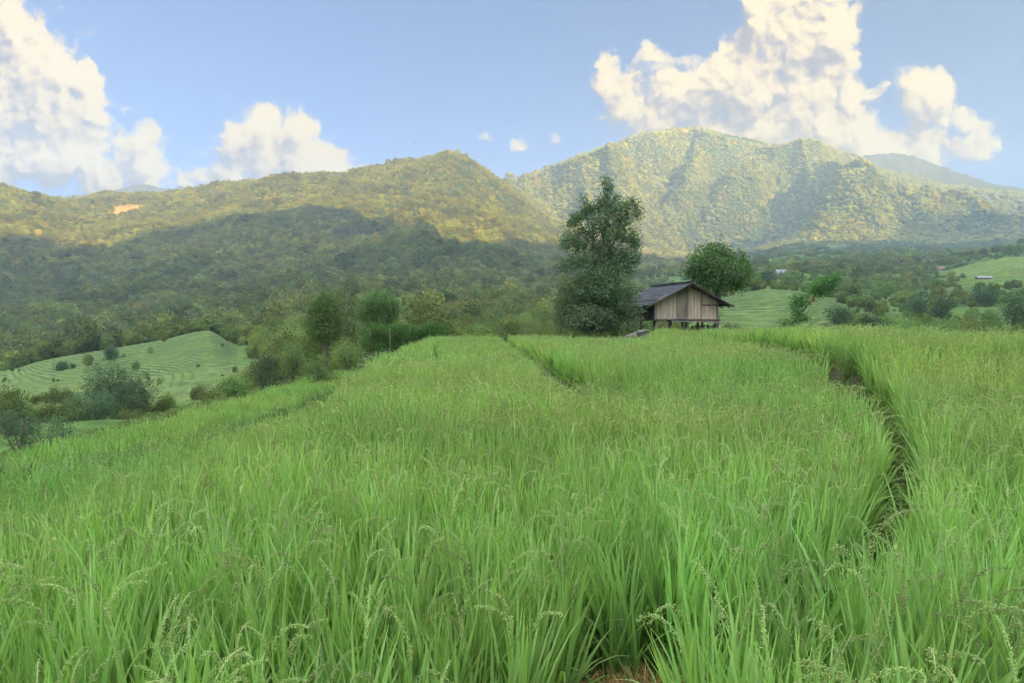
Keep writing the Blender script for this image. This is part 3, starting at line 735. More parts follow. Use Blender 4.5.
weeds("right_verge_grass", 12000, 12, 28, 14, 50, lambda x, y: (x > RGT(y)-.5) & (x < RGT(y)+7), "rough grass at the right edge of the field", .7, 1.5)

# ------------------------------------------------------------------ far forest
def crown_sphere(g, i, sub, amp):
    import bmesh
    from mathutils import noise
    bm = bmesh.new(); bmesh.ops.create_icosphere(bm, subdivisions=sub, radius=1)
    o = Vector((g.random()*50, g.random()*50, 0))
    for v in bm.verts:
        p = v.co.copy(); k = 1+amp*noise.noise(p*1.7+o)+amp*.8*noise.noise(p*4+o); k += .22*g.normal()*amp
        v.co = Vector((p.x*k, p.y*k, p.z*k*.85))
    V = np.array([v.co[:] for v in bm.verts]); Fq = np.array([[v.index for v in f.verts] for f in bm.faces]); bm.free()
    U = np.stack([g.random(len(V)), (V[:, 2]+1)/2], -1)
    me = mesh(f"forest_a{i}", V, Fq, uv=U); me.materials.append(M_far); return bpy.data.objects.new(f"forest_a{i}", me)
def crown_points(g, n, nb=9, squash=.85, spread=.55):
    C = g.normal(0, 1, (nb, 3)); C /= np.linalg.norm(C, axis=1)[:, None]; C *= (spread*g.random(nb)**.5)[:, None]
    rr = g.uniform(.28, .52, nb); k = g.integers(0, nb, n)
    d = g.normal(0, 1, (n, 3)); d /= np.linalg.norm(d, axis=1)[:, None]
    P = C[k]+d*(rr[k]*g.uniform(.6, 1.05, n))[:, None]; P[:, 2] *= squash; return P
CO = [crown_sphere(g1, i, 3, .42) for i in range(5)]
for i in range(4):
    me_o = proto(f"forest_b{i}", [(*leafquads(crown_points(g1, 900), .17, g1), M_far)]); CO.append(me_o)
for i in range(4): CO.append(proto(f"forest_c{i}", [(*leafquads(crown_points(g1, 4200, 14, .9, .6), .075, g1), M_far)]))
CF = collection("forest_sources", CO); GF_ = scatter_group(CF)   # 0-4 solid, 5-8 leafy
def forest(name, n, D0, D1, u0, u1, size, keep, leafy, label, hgt=(.9, 1.6), col=None, var=.22):
    D = np.sqrt(rng.uniform(D0**2, D1**2, n)); u = rng.uniform(u0, u1, n); x = u*D; y = D
    k = keep(x, y, u); x, y = x[k], y[k]; n = len(x)
    z = height(x, y); s = size*np.exp(rng.normal(0, .36, n))
    idx = np.where(np.hypot(x, y) < 260, rng.integers(9, 13, n), rng.integers(5, 9, n)) if leafy else rng.integers(0, 5, n)
    h = rng.uniform(*hgt, n)
    lf = fbm(x/size/9, y/size/9, 3)
    t = (.75+.9*(lf-.35))*np.exp(rng.normal(0, var, n)); t = np.clip(t, .5, 1.3 if leafy else 9); yl = 1+.5*(rng.random(n)**3)
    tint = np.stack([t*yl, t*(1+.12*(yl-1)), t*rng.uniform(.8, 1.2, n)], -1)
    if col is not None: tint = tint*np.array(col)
    P = np.stack([x, y, z+s*h*.45], -1); rot = np.stack([0*x, 0*x, rng.random(n)*6.28], -1)
    return scatter(name, P, idx, rot, np.stack([s, s*rng.uniform(.85, 1.15, n), s*h], -1), tint, GF_, label, "forest")
clr = lambda x, y: np.hypot((x-CLEAR[0])*.6, (y-CLEAR[1])*.5) > 22
nn = lambda x, y, s: fbm(x/s, y/s, 3)
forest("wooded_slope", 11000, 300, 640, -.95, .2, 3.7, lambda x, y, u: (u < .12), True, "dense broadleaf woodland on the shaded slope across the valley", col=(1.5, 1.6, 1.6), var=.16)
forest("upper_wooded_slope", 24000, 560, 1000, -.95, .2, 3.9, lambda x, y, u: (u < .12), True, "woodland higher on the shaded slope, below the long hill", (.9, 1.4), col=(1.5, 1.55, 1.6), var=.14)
forest("valley_wood", 3600, 62, 300, -.9, .14, 2.6, lambda x, y, u: ((u > -.40+.06*nn(x, y, 20)) | (y > 256) | ((y < 112) & (nn(x, y, 14) > .5) & (u > -.33))) & (u < .11) & (y > 75) & ~((u > -.24) & (u < -.1) & (y < 160)) & ~((u > -.15) & (y < 240)), True, "thick woodland filling the valley bottom behind the terraces", col=(1.5, 1.7, 1.5))
forest("terrace_thickets", 420, 72, 150, -.95, -.36, 1.5, lambda x, y, u: (nn(x, y, 11) > .5), True, "bushes scattered along the foot of the terraced hill", col=(1.4, 1.6, 1.6))
forest("terrace_bushes", 46, 150, 260, -.95, -.38, .9, lambda x, y, u: (y > 0), True, "small bushes dotted over the steps of the terraced hill", col=(1.3, 1.5, 1.5))
forest("valley_edge_scrub", 2600, 56, 240, -.17, .11, 1.3, lambda x, y, u: (y > 62), True, "low scrub on the slope dropping away behind the far end of the field", col=(1.4, 1.65, 1.6), var=.15)
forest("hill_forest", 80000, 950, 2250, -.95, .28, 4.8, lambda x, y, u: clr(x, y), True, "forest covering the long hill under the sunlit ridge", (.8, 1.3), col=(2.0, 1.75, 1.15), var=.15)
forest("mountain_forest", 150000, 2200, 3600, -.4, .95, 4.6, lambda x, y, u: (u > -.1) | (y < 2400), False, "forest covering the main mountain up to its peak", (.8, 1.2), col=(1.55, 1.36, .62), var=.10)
forest("valley_shrubs", 9000, 110, 900, .12, .95, 2.0, lambda x, y, u: (nn(x, y, 28) > .47) & ~((u > .27) & (u < .48) & (y < 300)) & ~((u > .63+.05*nn(x, y, 60)) & (y > 430) & (y < 800)), True, "scattered shrubs and small trees on the terraced valley side", col=(1.35, 1.6, 1.6))
forest("valley_side_wood", 30000, 500, 2600, .1, .95, 4.4, lambda x, y, u: (nn(x, y, 90) > .42) & ~((u > .60) & (y < 820)), True, "dark woodland at the foot of the mountain", (.7, 1.2), col=(1.5, 1.6, 1.6))

# ------------------------------------------------------------------ wooden hut
M_board = solid("weathered_boards", (.30, .23, .17), (.66, .52, .40), 2.2, .85, (4, 4, .35))
M_board_dark = solid("dark_boards", (.15, .12, .095), (.36, .29, .23), 2.4, .85, (4, 4, .4))
M_side = solid("blackish_boards", (.035, .032, .03), (.09, .075, .065), 2.5, .9, (3, 3, .5))  # very dark boards of the side and back walls
M_roof = solid("mossy_slate", (.03, .034, .045), (.095, .095, .105), 1.6, .8, (1, 1, 1), .6)
M_beam = solid("dark_timber", (.05, .04, .033), (.13, .10, .08), 3, .85)
M_post = solid("grey_post", (.16, .14, .12), (.36, .32, .28), 3, .85, (2, 2, .5))
M_bark = solid("bark", (.07, .055, .04), (.20, .165, .13), 5, .95, (1, 1, .3), .8)
M_redbark = solid("reddish_bark", (.16, .08, .05), (.30, .17, .11), 5, .9, (1, 1, .3), .5)
M_stone = solid("field_stone", (.09, .085, .07), (.27, .24, .20), 3, .9, (1, 1, 1), .8)
M_white = solid("white_sheet", (.22, .23, .25), (.33, .34, .36), 1, .8)
M_wallp = solid("pale_wall", (.22, .20, .18), (.36, .33, .30), 1, .9)
M_redr = solid("red_roof", (.16, .09, .07), (.24, .14, .11), 1, .8)
M_blue = solid("bluegrey_roof", (.22, .24, .32), (.36, .38, .48), 1, .7)
M_dark = solid("dark_opening", (.02, .02, .02), (.04, .04, .04), 1, .9)

PH = R(12); W2, LEN = 2.2, 5.0
flc = at(655, 318, 44.0)                       # front left corner of the wall
HZ = .92
cx = flc[0]+math.cos(PH)*W2-math.sin(PH)*LEN/2; cy = flc[1]+math.sin(PH)*W2+math.cos(PH)*LEN/2
hut = empty("wooden_hut", (cx, cy, HZ), PH, "weathered plank hut on short stilts with a dark low-pitched roof beside the tallest tree", "hut")
fz, wt, pk = 1.11, 2.38, 3.35                    # floor, wall top at the sides, ridge underside
fy = -LEN/2
def planks(mb, x0, x1, y, z0, top, gapx=.012, w=.17, t=.03, g=rng, ax=0):
    n = max(1, int(round((x1-x0)/w))); ww = (x1-x0)/n
    for i in range(n):
        a = x0+i*ww+gapx/2; b = x0+(i+1)*ww-gapx/2; j = g.normal(0, .006); zb = z0+g.uniform(-.03, .02)
        V = []
        for yy in (y-t/2+j, y+t/2+j):
            for (xx, zz) in ((a, zb), (b, zb), (b, top(b)), (a, top(a))):
                V.append((xx, yy, zz) if ax == 0 else (yy, xx, zz))
        f = [(0,1,2,3),(7,6,5,4),(0,4,5,1),(1,5,6,2),(2,6,7,3),(3,7,4,0)]
        mb.add(V, f)
top = lambda x: wt+(pk-wt)*(1-abs(x)/W2)-.05
m = MB(); planks(m, -W2+.08, -.74, fy, fz, top); m.build("wall_panel", M_board, hut, label="pale plank panel at the left of the gable wall")
m = MB(); planks(m, -.70, .04, fy+.07, fz, top, w=.24); d = m.build("door", M_board_dark, hut, label="darker recessed plank door")
m = MB(); m.box((-.08, fy+.03, fz+.75), (.03, .03, .16)); m.build("handle", M_beam, d)
m = MB(); planks(m, .10, 1.0, fy, fz-.12, top, w=.22); m.build("wall_panel", M_board, hut, label="tall plank panel right of the door")
m = MB(); planks(m, 1.06, W2-.08, fy+.02, fz-.15, lambda x: fz+.88, w=.28); m.build("wall_panel", M_board, hut, label="low plank panel at the right end of the gable wall")
m = MB(); planks(m, 1.06, W2-.08, fy+.03, fz+.95, top, w=.19); m.build("wall_panel", M_board, hut)
m = MB(); m.box((1.62, fy-.012, fz+.91), (1.16, .05, .07)); m.build("rail", M_beam, hut)
for x in (-W2, -.72, .07, 1.03, W2):
    m = MB(); m.box((x, fy-.0, (fz+top(x))/2-.03), (.09, .08, top(x)-fz+.02)); m.build("wall_post", M_board_dark if abs(x) < 2 else M_post, hut)
for s in (-1, 1):
    m = MB(); planks(m, fy+.08, LEN/2-.08, s*W2, fz, lambda y: wt-.1, w=.2, ax=1); m.build("side_wall", M_side, hut)
m = MB(); planks(m, -W2+.08, W2-.08, LEN/2, fz, top); m.build("back_wall", M_side, hut)
m = MB(); m.box((0, 0, fz-.06), (2*W2+.3, LEN+.2, .10)); m.build("floor", M_beam, hut)
m = MB(); m.box((.55, fy-.42, fz-.17), (3.9, .7, .06), ry=.03); m.box((-.9, fy-.35, fz+.02), (1.5, .5, .05), ry=-.04)
m.build("ledge", M_post, hut)
for x in (-W2+.1, -1.1, 0, 1.15, W2-.1):
    for y in (fy+.1, 0, LEN/2-.1):
        m = MB(); m.tube([(x, y, -.6), (x+rng.normal(0, .03), y, fz-.11)], [.10, .085]); m.build("stilt", M_post if y < 0 else M_beam, hut)
m = MB(); m.tube([(-1.5, fy-.35, -.5), (-1.62, fy-.3, fz-.02)], [.07, .06]); m.build("prop", M_post, hut, label="pale leaning prop under the ledge")
m = MB()
for k in range(9): m.box((.2+k*.26+rng.normal(0, .03), fy+.55, .38+rng.normal(0, .03)), (.2, .04, .62+rng.normal(0, .06)), ry=rng.normal(0, .05))
m.box((1.5, fy+.2, .22), (1.6, .3, .14), ry=.05); m.box((1.65, fy+.15, .42), (1.3, .1, .08), ry=-.06); m.build("stacked_timber", M_board_dark, hut)
# roof: courses of rough slates on two slopes
roof = MB(); ex = W2+.78; ez = wt-.42; ry0, ry1 = fy-.75, LEN/2+.6; rz_ = pk+.12
for s in (-1, 1):
    L_ = math.hypot(ex, rz_-ez); ang = math.atan2(rz_-ez, ex); nrow = 11; ncol = 24
    for i in range(nrow):
        for j in range(ncol):
            t0 = i/nrow; t1 = (i+1)/nrow+.03; y0 = ry0+(ry1-ry0)*j/ncol; y1 = ry0+(ry1-ry0)*(j+1)/ncol-.012
            if rng.random() < .5: t0 -= .012
            up0 = .035+rng.uniform(-.008, .012); up1 = .012; V = []
            sag = lambda t: -.12*math.sin(math.pi*min(max(t, 0), 1))
            jj = rng.normal(0, .008)
            for dz_ in (0, -.03):
                for (t, yy, u_) in ((t0, y0, up0+jj), (t0, y1, up0+rng.normal(0, .006)), (t1, y1, up1), (t1, y0, up1)):
                    V.append((s*ex*(1-min(t, 1)), yy, ez+(rz_-ez)*min(t, 1)+sag(t)+u_+dz_))
            f = [(0,1,2,3),(7,6,5,4),(0,4,5,1),(1,5,6,2),(2,6,7,3),(3,7,4,0)]
            roof.add(V, f if s > 0 else [q[::-1] for q in f])
ro = roof.build("roof", M_roof, hut)
m = MB()
for k in range(13): m.box((0, ry0+(ry1-ry0)*(k+.5)/13, rz_+.05+rng.normal(0, .008)), (.34, (ry1-ry0)/13+.02, .05), ry=rng.normal(0, .04))
m.build("ridge_cap", M_roof, ro)
for s in (-1, 1):
    m = MB(); m.beam((s*.02, ry0+.05, rz_-.07), (s*(ex-.03), ry0+.05, ez-.06), .06, .14); m.build("barge_board", M_beam, ro)
    m = MB()
    for k in range(7):
        yk = ry0+.4+(ry1-ry0-.6)*k/6; m.beam((s*.05, yk, rz_-.14), (s*(ex-.08), yk, ez-.12), .06, .07)
    m.build("rafters", M_beam, ro)
for x in (-W2, 0, W2):
    m = MB(); zz_ = wt-.1 if x else pk-.1; m.beam((x, ry0+.1, zz_), (x, ry1-.1, zz_), .11); m.build("purlin", M_beam, hut)

# ------------------------------------------------------------------ trees and shrubs
def lump_crown(lumps, n, size, g, shell=.55):
    """lumps: (x,y,z,rx,ry,rz); leaves cluster in twig-sized tufts through each lump"""
    vol = np.array([l[3]*l[4]*l[5] for l in lumps])**.75; k = g.choice(len(lumps), n//9, p=vol/vol.sum())
    A = np.array(lumps); d = g.normal(0, 1, (len(k), 3)); d /= np.linalg.norm(d, axis=1)[:, None]
    rr = (shell+(1.05-shell)*g.random(len(k)))*(1+.16*g.normal(0, 1, len(k)))
    C = A[k, :3]+d*A[k, 3:]*rr[:, None]
    P = np.repeat(C, 9, 0)+g.normal(0, size*1.15, (len(C)*9, 3))
    V, Fq, U = leafquads(P, size, g, .5); c = np.repeat(np.repeat(g.random(len(C)), 9), 4)
    U[:, 0] = np.clip(.65*c+.35*U[:, 0], 0, 1); return V, Fq, U
def branches(m, base, tops, r0, g, steps=5):
    b = Vector(base)
    for t in tops:
        t = Vector(t); pts = [b]; rad = [r0]
        for i in range(1, steps+1):
            f = i/steps; p = b.lerp(t, f)+Vector(g.normal(0, .035, 3))*(t-b).length*(1-f); p.z = b.z+(t.z-b.z)*f**.85
            pts.append(p); rad.append(max(.012, r0*(1-f*.88)))
        m.tube(pts, rad, 6)
def tree(name, loc, trunk_pts, rad, lumps, nleaf, leaf, mat, label, cat, bark=None, group=None, seed=1, fork=.45, extra=None):
    g = np.random.default_rng(seed); t = empty(name, loc, 0, label, cat, group)
    m = MB(); m.tube(trunk_pts, rad, 9)
    n = len(trunk_pts)
    for (x, y, z, *_r) in lumps:
        i = max(1, min(n-1, int(n*fork+g.random()*n*(1-fork)))); p = trunk_pts[i]
        if z < p[2]: p = trunk_pts[max(1, i-1)]
        branches(m, p, [(x, y, z)], rad[i]*.55, g)
    m.build("trunk", bark or M_bark, t)
    V, Fq, U = lump_crown(lumps, nleaf, leaf, g); me = mesh("crown", V, Fq, uv=U); link("crown", me, mat, t)
    if extra:
        for nm, lp, nn_, lf, mt, lb in extra:
            V, Fq, U = lump_crown(lp, nn_, lf, g); link(nm, mesh(nm, V, Fq, uv=U), mt, t, label=lb)
    return t
M_treeA = leafmat("tall_tree_leaf", (.075, .14, .075), (.135, .22, .11), trans=.3, var=.4, hue=(.18, .27, .13))
M_treeB = leafmat("vine_leaf", (.085, .155, .08), (.15, .225, .11), trans=.35, var=.6, hue=(.24, .23, .14))
M_treeC = leafmat("round_tree_leaf", (.085, .18, .07), (.17, .30, .10), trans=.35, var=.5, hue=(.23, .34, .13))
M_treeD = leafmat("papaya_leaf", (.08, .20, .07), (.14, .30, .09), trans=.35, var=.5, hue=(.19, .33, .10))
M_bushG = leafmat("bush_leaf", (.11, .21, .07), (.18, .30, .09), trans=.35, var=.5, hue=(.23, .29, .10))
M_bushD = leafmat("dark_bush_leaf", (.06, .12, .06), (.10, .17, .08), trans=.25, var=.4, hue=(.14, .18, .09))
M_hedge = leafmat("trellis_leaf", (.06, .16, .035), (.11, .24, .05), trans=.3, var=.4, hue=(.15, .27, .06))

def px_lumps(spec, D, base, g, dep=.9):
    """(px, py, rx_px, ry_px) sizes measured on the photo → lumps in metres about the base"""
    k = D/F; out = []
    for (px, py, rx, ry) in spec:
        p = at(px, py, D)-base; out.append((p[0], p[1]+g.normal(0, .35)*rx*k, p[2], rx*k, (rx+ry)*.5*k*dep, ry*k))
    return out
g2 = np.random.default_rng(21)
D = 43.5; b = at(601, 331, D); b[2] = hz(b[0], b[1])-.1
sp_ = [(608,188,3,9),(606,203,6,8),(613,212,8,6),(598,205,4,7),(590,210,8,6),(583,216,5,5),(625,208,5,8),(633,205,5,6),(637,214,5,5),(622,221,10,6),(577,219,6,6),(571,225,5,5),
 (600,222,11,8),(612,234,11,8),(590,232,10,7),(628,236,10,8),(636,243,5,5),(572,240,10,7),(563,246,5,5),(582,247,8,6),(602,248,13,8),(620,254,11,8),(634,258,7,7),(592,262,12,8),(574,262,9,8),(563,266,5,6),(612,266,13,8),(628,270,8,6),(583,200,3,5),(616,198,3,6),(604,183,2,5)]
low = [(590,280,17,9),(565,282,9,8),(577,292,13,9),(612,284,14,9),(630,294,9,9),(598,298,18,10),(561,298,8,9),(570,310,14,10),(622,306,13,9),(637,309,6,7),(590,316,20,9),(611,320,16,9),(559,318,8,8),(632,322,9,7),(575,325,14,6),(600,328,20,6)]
sp_ += [(598,278,22,10),(606,292,24,12),(590,305,26,12),(612,312,20,10),(596,324,24,8)]
tp = [(0, 0, 0), (.05, 0, 1.5), (-.05, .05, 3.2), (.12, 0, 5.0), (.2, 0, 7.0), (.33, 0, 9.2)]
tree("tall_tree", b, tp, [.24, .20, .17, .13, .08, .03], px_lumps(sp_, D, b, g2), 36000, .145, M_treeA,
     "tall dark broadleaf tree left of the hut, its lower half wrapped in creepers", "tree", seed=3, fork=.3,
     extra=[("creeper", px_lumps(low, D-.4, b, g2), 15000, .145, M_treeB, "lighter green and brownish creepers round the lower trunk")])
D = 60; b = at(716, 318, D); b[2] = hz(b[0], b[1])-.2; h = at(716, 244, D)[2]-b[2]
sp_ = [(716,256,18,12),(701,266,15,12),(733,264,16,13),(720,275,22,14),(700,281,13,9),(738,280,11,10),(693,272,8,6),(745,270,6,7),(712,285,18,8)]
tree("round_tree", b, [(0,0,0),(.1,0,h*.3),(0,.1,h*.55),(.1,0,h*.8)], [.22,.19,.14,.05], px_lumps(sp_, D, b, g2), 11000, .26, M_treeC,
     "rounded mid-green tree rising behind the right half of the hut roof", "tree", seed=4)
D = 54; b = at(786, 333, D); b[2] = hz(b[0], b[1])-.1
P_ = lambda px, py: tuple(at(px, py, D)-b)
sp_ = [(825,284,8,5),(834,279,6,4),(815,288,7,5),(822,292,6,4),(833,287,4,3),(800,302,6,5),(807,297,5,3),(795,307,5,4),(796,315,6,5),(803,318,4,3),(784,325,6,5),(791,329,5,3)]
tree("leaning_tree", b, [(0,0,0), P_(793,322), P_(803,311), P_(812,300), P_(822,287)], [.10,.09,.075,.06,.03], px_lumps(sp_, D, b, g2, .8), 3600, .2, M_treeD,
     "slim leaning tree with a reddish stem and separate bright leaf clusters, right of the hut", "tree", bark=M_redbark, seed=5)
for (px, py, D, sp_, nm, lab, mat, n, lf, sd) in [
  (325,336,55,[(325,301,10,9),(315,310,9,9),(334,311,10,10),(324,320,15,11),(312,325,9,9),(337,325,9,9),(325,330,17,8),(325,338,15,6)],"bushy_tree","bushy pyramid-shaped green tree left of the flat-topped hedge","tree",9000,.17,31),
  (378,326,62,[(378,300,12,10),(365,307,9,8),(391,306,10,8),(377,312,19,9),(362,315,6,5),(394,314,6,5),(378,322,18,8)],"round_bush_tree","round dark green tree standing behind the flat-topped hedge","tree",9000,.18,32)]:
    b = at(px, py, D); b[2] = min(b[2], hz(b[0], b[1])+.3)-.3; hh = at(px, sp_[0][1], D)[2]-b[2]
    tree(nm, b, [(0,0,0),(.05,0,hh*.4),(0,0,hh*.9)], [.2,.16,.05], px_lumps(sp_, D, b, g2), n, lf, M_treeC if sd == 32 else M_bushG, lab, mat, seed=sd)
# hedge grown over a trellis
D = 49.0; hb = at(408, 340, D); hb[2] = hz(hb[0], hb[1])
hd = empty("trellis_hedge", hb, R(-4), "flat-topped leafy hedge grown over a low trellis at the far end of the field", "hedge")
lp = []
for i in range(26):
    px = 368+i*3.2; tp_ = at(px, 325+.15*abs(i-12)*.3-1.5*math.sin(i*.7), D)-hb; lp.append((tp_[0], g2.normal(0, .35), tp_[2]-.25, .36, .7, .24)); lp.append((tp_[0], g2.normal(0, .3)-.2, tp_[2]-.75, .34, .55, .42)); lp.append((tp_[0], g2.normal(0, .3)-.2, tp_[2]-1.35, .4, .6, .5))
V, Fq, U = lump_crown(lp, 20000, .12, g2); link("foliage", mesh("foliage", V, Fq, uv=U), M_hedge, hd)
for px in (372, 392, 412, 432):
    p = at(px, 328, D)-hb; m = MB(); m.tube([(p[0], -.65, -.4), (p[0], -.65, p[2])], [.06, .05], 6); m.build("post", M_redbark if px == 372 else M_post, hd)

def shrub(name, px, py, D, wpx, hpx, label, mat, seed, n=1500, leaf=None, group=None, cat="shrub", stem=True, lift=0):
    """px,py: foot of the shrub on the photo"""
    g = np.random.default_rng(seed); p = at(px, py, D); k = D/F; z = hz(p[0], p[1]); b = np.array((p[0], p[1], z-.1))
    w, h = wpx*k/2, hpx*k; top_ = p[2]+h-b[2] if lift else h
    top_ = max(top_, h*.8); h = max(h, top_*.93); lumps = []
    for i in range(7): lumps.append((g.normal(0, .38)*w, g.normal(0, .3)*w, top_-h*.5+g.uniform(-.28, .2)*h, w*g.uniform(.35, .55), w*g.uniform(.35, .55), h*g.uniform(.2, .33)))
    lumps.append((0, 0, top_-h*.5, w*.75, w*.6, h*.42))
    t = empty(name, b, 0, label, cat, group); m = MB()
    m.tube([(0, 0, -.2), (0, 0, top_-h*.4)], [.035*h+.02, .02*h+.01], 6); branches(m, (0, 0, max(.05, (top_-h)*.8)), [l[:3] for l in lumps[:5]], .02*h+.01, g, 3)
    m.build("trunk" if cat == "tree" else "stem", M_bark, t)
    V, Fq, U = lump_crown(lumps, n, leaf or max(.10, 1.6*k), g); link("crown" if cat == "tree" else "foliage", mesh("foliage", V, Fq, uv=U), mat, t); return t
G1 = "shrubs on the bank left of the field"; G2 = "trees on the valley side to the right"
S = [
 ("shrub",292,352,44,30,16,"light green leafy shrub at the foot of the pyramid-shaped tree",M_bushG,G1,"shrub"),
 ("shrub",350,352,44,26,12,"low pale shrub between the bushy tree and the hedge post",M_bushG,G1,"shrub"),
 ("shrub",262,368,38,36,16,"wide grey-green shrub at the upper end of the lower terrace",M_bushD,G1,"shrub"),
 ("shrub",318,360,36,40,13,"spreading dull green shrub below the bushy tree",M_bushG,G1,"shrub"),
 ("shrub",228,384,33,34,14,"bright green shrub on the lip above the terraced hill",M_bushG,G1,"shrub"),
 ("shrub",22,418,40,50,22,"dark green shrub at the left edge under the terraced hill",M_bushD,G1,"shrub"),
 ("shrub",62,424,36,44,18,"dark rounded shrub left of the layered valley tree",M_bushD,G1,"shrub"),
 ("shrub",45,452,13.5,46,12,"dense dark weed clump low at the left on the lower terrace",M_bushD,G1,"shrub"),
 ("shrub",150,432,16,44,10,"low dark weed clump in the middle of the strip dividing the lower terrace",M_bushD,G1,"shrub"),
 ("shrub",195,424,17.5,36,9,"small dark weed clump nearest the main terrace bank",M_bushD,G1,"shrub"),
 ("shrub",8,440,60,60,26,"broad dark thicket at the left edge just above the main rice",M_bushD,G1,"shrub"),
 ("shrub",205,398,48,52,16,"low spreading green thicket under the right end of the terraced hill",M_bushG,G1,"shrub"),
 ("layered_tree",122,412,92,92,54,"dark spreading tree with a flat layered crown in the valley on the left",M_bushD,None,"tree"),
 ("layered_tree",95,412,86,50,24,"small dark tree leaning out left of the flat layered valley tree",M_bushD,None,"tree"),
 ("slender_tree",111,362,222,13,17,"tiny slender tree alone on the crest of the terraced hill",M_bushD,None,"tree"),
 ("terrace_bush",63,372,215,9,7,"tiny dark bush on the upper steps of the terraced hill",M_bushD,None,"shrub"),
 ("valley_tree",838,328,150,32,24,"grey-green rounded tree just right of the leaning tree",M_bushD,G2,"tree"),
 ("valley_tree",868,336,130,30,24,"dark tree rising from behind the field's far edge, right of the grey-green one",M_bushD,G2,"tree"),
 ("valley_tree",943,308,210,24,14,"dark rounded tree in the middle of the right-hand slope",M_bushD,G2,"tree"),
 ("valley_tree",920,306,215,20,12,"smaller dark tree touching the left of the mid-slope tree",M_bushD,G2,"tree"),
 ("valley_tree",985,298,260,26,16,"dark tree on the slope left of the pale pole",M_bushD,G2,"tree"),
 ("valley_tree",1014,322,150,34,38,"tall dark tree at the right edge of the picture",M_bushD,G2,"tree"),
 ("valley_tree",992,326,140,22,16,"small green tree beside the tall one at the right edge",M_bushG,G2,"tree"),
 ("valley_tree",905,330,120,34,14,"low broad green tree behind the far edge of the right field",M_bushG,G2,"tree"),
 ("valley_tree",948,332,110,38,13,"wide light green thicket tree near the field edge below the mid-slope trees",M_bushG,G2,"tree"),
 ("valley_tree",886,290,330,26,12,"pale green tree above the little white shed",M_bushG,G2,"tree"),
 ("valley_tree",768,284,420,18,12,"dark tree below the pale-roofed farmhouse",M_bushD,G2,"tree"),
 ("valley_tree",795,283,400,16,10,"dull green tree right of the pale-roofed farmhouse",M_bushD,G2,"tree"),
 ("yard_shrub",733,330,47,20,12,"small grey-green shrub at the right corner of the hut",M_bushD,None,"shrub"),
 ("field_edge_bush",462,338,50,26,8,"low feathery bush between the hedge and the sunken bank",M_bushG,None,"shrub"),
 ("field_edge_bush",525,334,52,40,7,"dull low bush on the field's far rim, left of the tall tree",M_bushD,None,"shrub")]
for i, (nm, px, py, D, w, h, lab, mat, gr, cat) in enumerate(S):
    lift = 1 if cat == "tree" or i < 7 else 0
    shrub(nm, px, py, D, w, h, lab, mat, 100+i, n=int(1500+ (w*h)*2.2), group=gr, cat=cat, lift=lift)

# ------------------------------------------------------------------ low stone heap beside the hut
def stones():
    import bmesh
    from mathutils import noise
    V = []; Fc = []; b0 = at(672, 334, 42.2)
    for i in range(130):
        bm = bmesh.new(); bmesh.ops.create_icosphere(bm, subdivisions=2, radius=1); o = Vector((i*3.1, 0, 0)); s = rng.uniform(.11, .26)
        px = rng.uniform(-1.35, 1.35); lay = rng.random(); e = np.array([rng.uniform(.8, 1.4), rng.uniform(.8, 1.2), rng.uniform(.5, .8)])
        c = np.array([px, rng.normal(0, .3)*(1.2-lay), -.1+.75*lay*(1-abs(px)/1.7)]); k = len(V)
        for v in bm.verts:
            q = v.co*(1+.35*noise.noise(v.co*1.3+o)); V.append(tuple(c+np.array(q[:])*e*s))
        Fc += [tuple(k+v.index for v in f.verts) for f in bm.faces]; bm.free()
    o = link("stone_heap", mesh("stone_heap", V, Fc), M_stone, label="low heap of grey field stones between the creeper-covered tree and the hut", cat="stone heap")
    o.location = (8.0, 41.2, .72); o.rotation_euler = (0, 0, .05)
stones()
# ------------------------------------------------------------------ far farm buildings and a pole
def house(name, px, py, D, w, dpt, h, rh, roofm, wallm, label, rz=0., cat="house", group=None):
    p = at(px, py, D); z = hz(p[0], p[1]); z = z if abs(z-p[2]) < 6*D/300 else z
    t = empty(name, (p[0], p[1], z-.3), rz, label, cat, group)
    m = MB(); m.box((0, 0, h/2), (w, dpt, h)); 
    m.add([(-w/2, -dpt/2, h), (-w/2, dpt/2, h), (-w/2, 0, h+rh*.9), (-w/2+.1, -dpt/2, h), (-w/2+.1, dpt/2, h), (-w/2+.1, 0, h+rh*.9)], [(0,2,1),(3,4,5),(0,1,4,3),(1,2,5,4),(2,0,3,5)])
    m.add([(w/2-.1, -dpt/2, h), (w/2-.1, dpt/2, h), (w/2-.1, 0, h+rh*.9), (w/2, -dpt/2, h), (w/2, dpt/2, h), (w/2, 0, h+rh*.9)], [(0,2,1),(3,4,5),(0,1,4,3),(1,2,5,4),(2,0,3,5)])
    m.build("wall", wallm, t)
    m = MB(); e = .5; o = dpt/2+e; s = rh/(dpt/2)*e
    m.add([(-w/2-e, -o, h-s), (w/2+e, -o, h-s), (w/2+e, 0, h+rh), (-w/2-e, 0, h+rh), (-w/2-e, o, h-s), (w/2+e, o, h-s),
           (-w/2-e, -o, h-s+.15), (w/2+e, -o, h-s+.15), (w/2+e, 0, h+rh+.15), (-w/2-e, 0, h+rh+.15), (-w/2-e, o, h-s+.15), (w/2+e, o, h-s+.15)],
          [(0,3,2,1),(3,4,5,2),(6,7,8,9),(9,8,11,10),(0,1,7,6),(4,10,11,5),(0,6,9,3),(3,9,10,4),(1,2,8,7),(2,5,11,8)])
    m.build("roof", roofm, t)
    m = MB(); m.box((w*.1, -dpt/2-.02, h*.4), (w*.13, .06, h*.8)); m.build("door", M_dark, t)
    for x in (-.28, .36):
        m = MB(); m.box((w*x, -dpt/2-.02, h*.58), (w*.13, .06, h*.32)); m.build("window", M_dark, t)
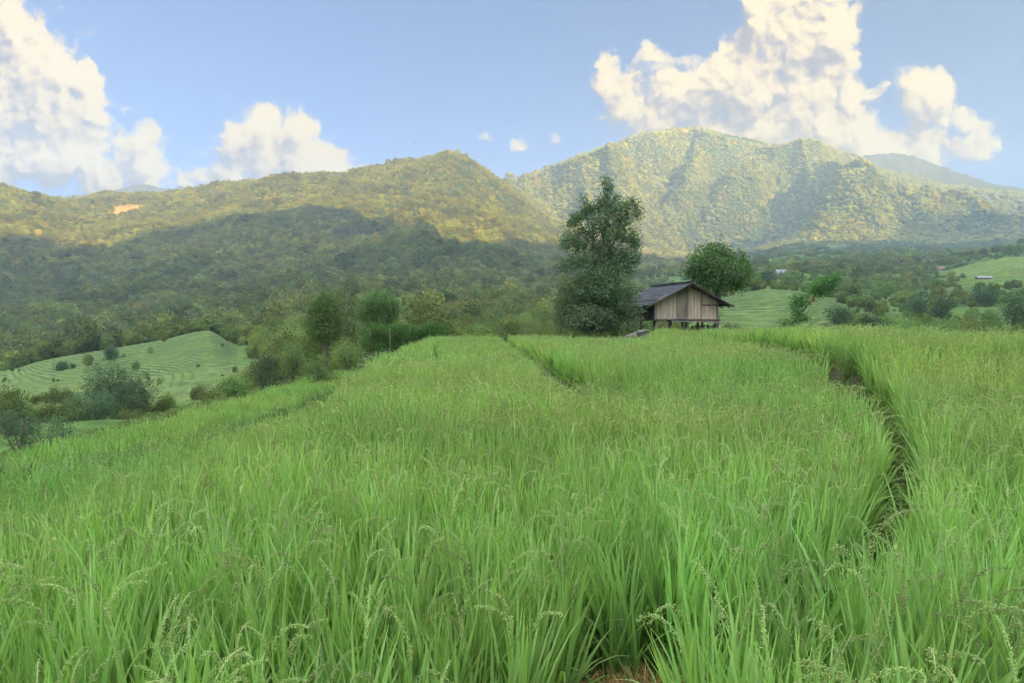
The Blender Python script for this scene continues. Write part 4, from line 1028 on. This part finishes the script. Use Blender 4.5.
GH = "farm buildings on the far side of the valley"
house("farmhouse",781,276,560,9.5,7,3.6,3.2,M_white,M_wallp,"pale farmhouse with a whitish roof between the round tree and the leaning tree",.25,group=GH)
house("farmhouse",812,273,620,13,6,2.6,2.0,M_blue,M_wallp,"long low farmhouse with a grey roof just right of the whitish-roofed farmhouse",-.15,group=GH)
house("farmhouse",756,264,700,9,6,3,2.2,M_redr,M_wallp,"small reddish-roofed farmhouse close beside the round tree",.1,group=GH)
house("farmhouse",940,262,760,10,7,3,2.6,M_redr,M_wallp,"red-roofed farmhouse among woods on the far right slope",.2,group=GH)
house("shed",849,296,300,3.0,2.2,1.3,.5,M_white,M_dark,"tiny white-roofed shed alone on the green slope right of the leaning tree",.1,"shed",group=GH)
house("shed",984,270,470,9,3.2,1.6,.9,M_white,M_redr,"low white-roofed shed below the bright terrace at the far right",-.1,"shed",group=GH)
house("shed",881,275,560,7,4,2.2,1.2,M_blue,M_wallp,"small grey shed in the woods above the tiny white-roofed one",.1,"shed",group=GH)
p = at(997, 292, 190); p[2] = hz(p[0], p[1]); pole = empty("power_pole", p, .3, "pale concrete pole on the slope near the right edge", "pole")
tpz = 4.6
m = MB(); m.tube([(0,0,-.5),(0,0,tpz)], [.17,.12], 8); m.build("shaft", M_wallp, pole)
m = MB(); m.box((0,0,tpz-.4), (1.3,.1,.12)); m.build("crossarm", M_post, pole)
bd = MB(); bd.tube([(-.02,-.16,0),(0,0,.02),(0,.14,.01),(0,.2,0)], [.008,.045,.04,.012], 6)
for s in (-1, 1): bd.add([(s*.02,-.05,.02),(s*.02,.08,.02),(s*.22,.07,.12),(s*.42,-.03,.06),(s*.24,-.07,.11),(s*.02,.015,.035)], [(0,5,4),(5,1,2),(5,2,4),(4,2,3)])
bd.build("bird", M_dark, label="small dark bird flying above the ridge of the long hill", cat="bird", loc=at(415, 143, 110))

# ------------------------------------------------------------------ render settings
sc.render.engine = 'CYCLES'; c = sc.cycles
c.max_bounces = 6; c.diffuse_bounces = 3; c.glossy_bounces = 1; c.transmission_bounces = 3; c.transparent_max_bounces = 6; c.volume_bounces = 1
c.use_adaptive_sampling = True; c.adaptive_threshold = .02; c.use_denoising = True
try: c.denoiser = 'OPENIMAGEDENOISE'; c.denoising_prefilter = 'ACCURATE'
except Exception: pass
c.sample_clamp_indirect = 8; c.use_fast_gi = False; c.caustics_reflective = False; c.caustics_refractive = False
vs = sc.view_settings; vs.view_transform = 'Standard'; vs.look = 'None'; vs.gamma = 1; vs.exposure = 2.08; vs.use_curve_mapping = False
sc.display_settings.display_device = 'sRGB'
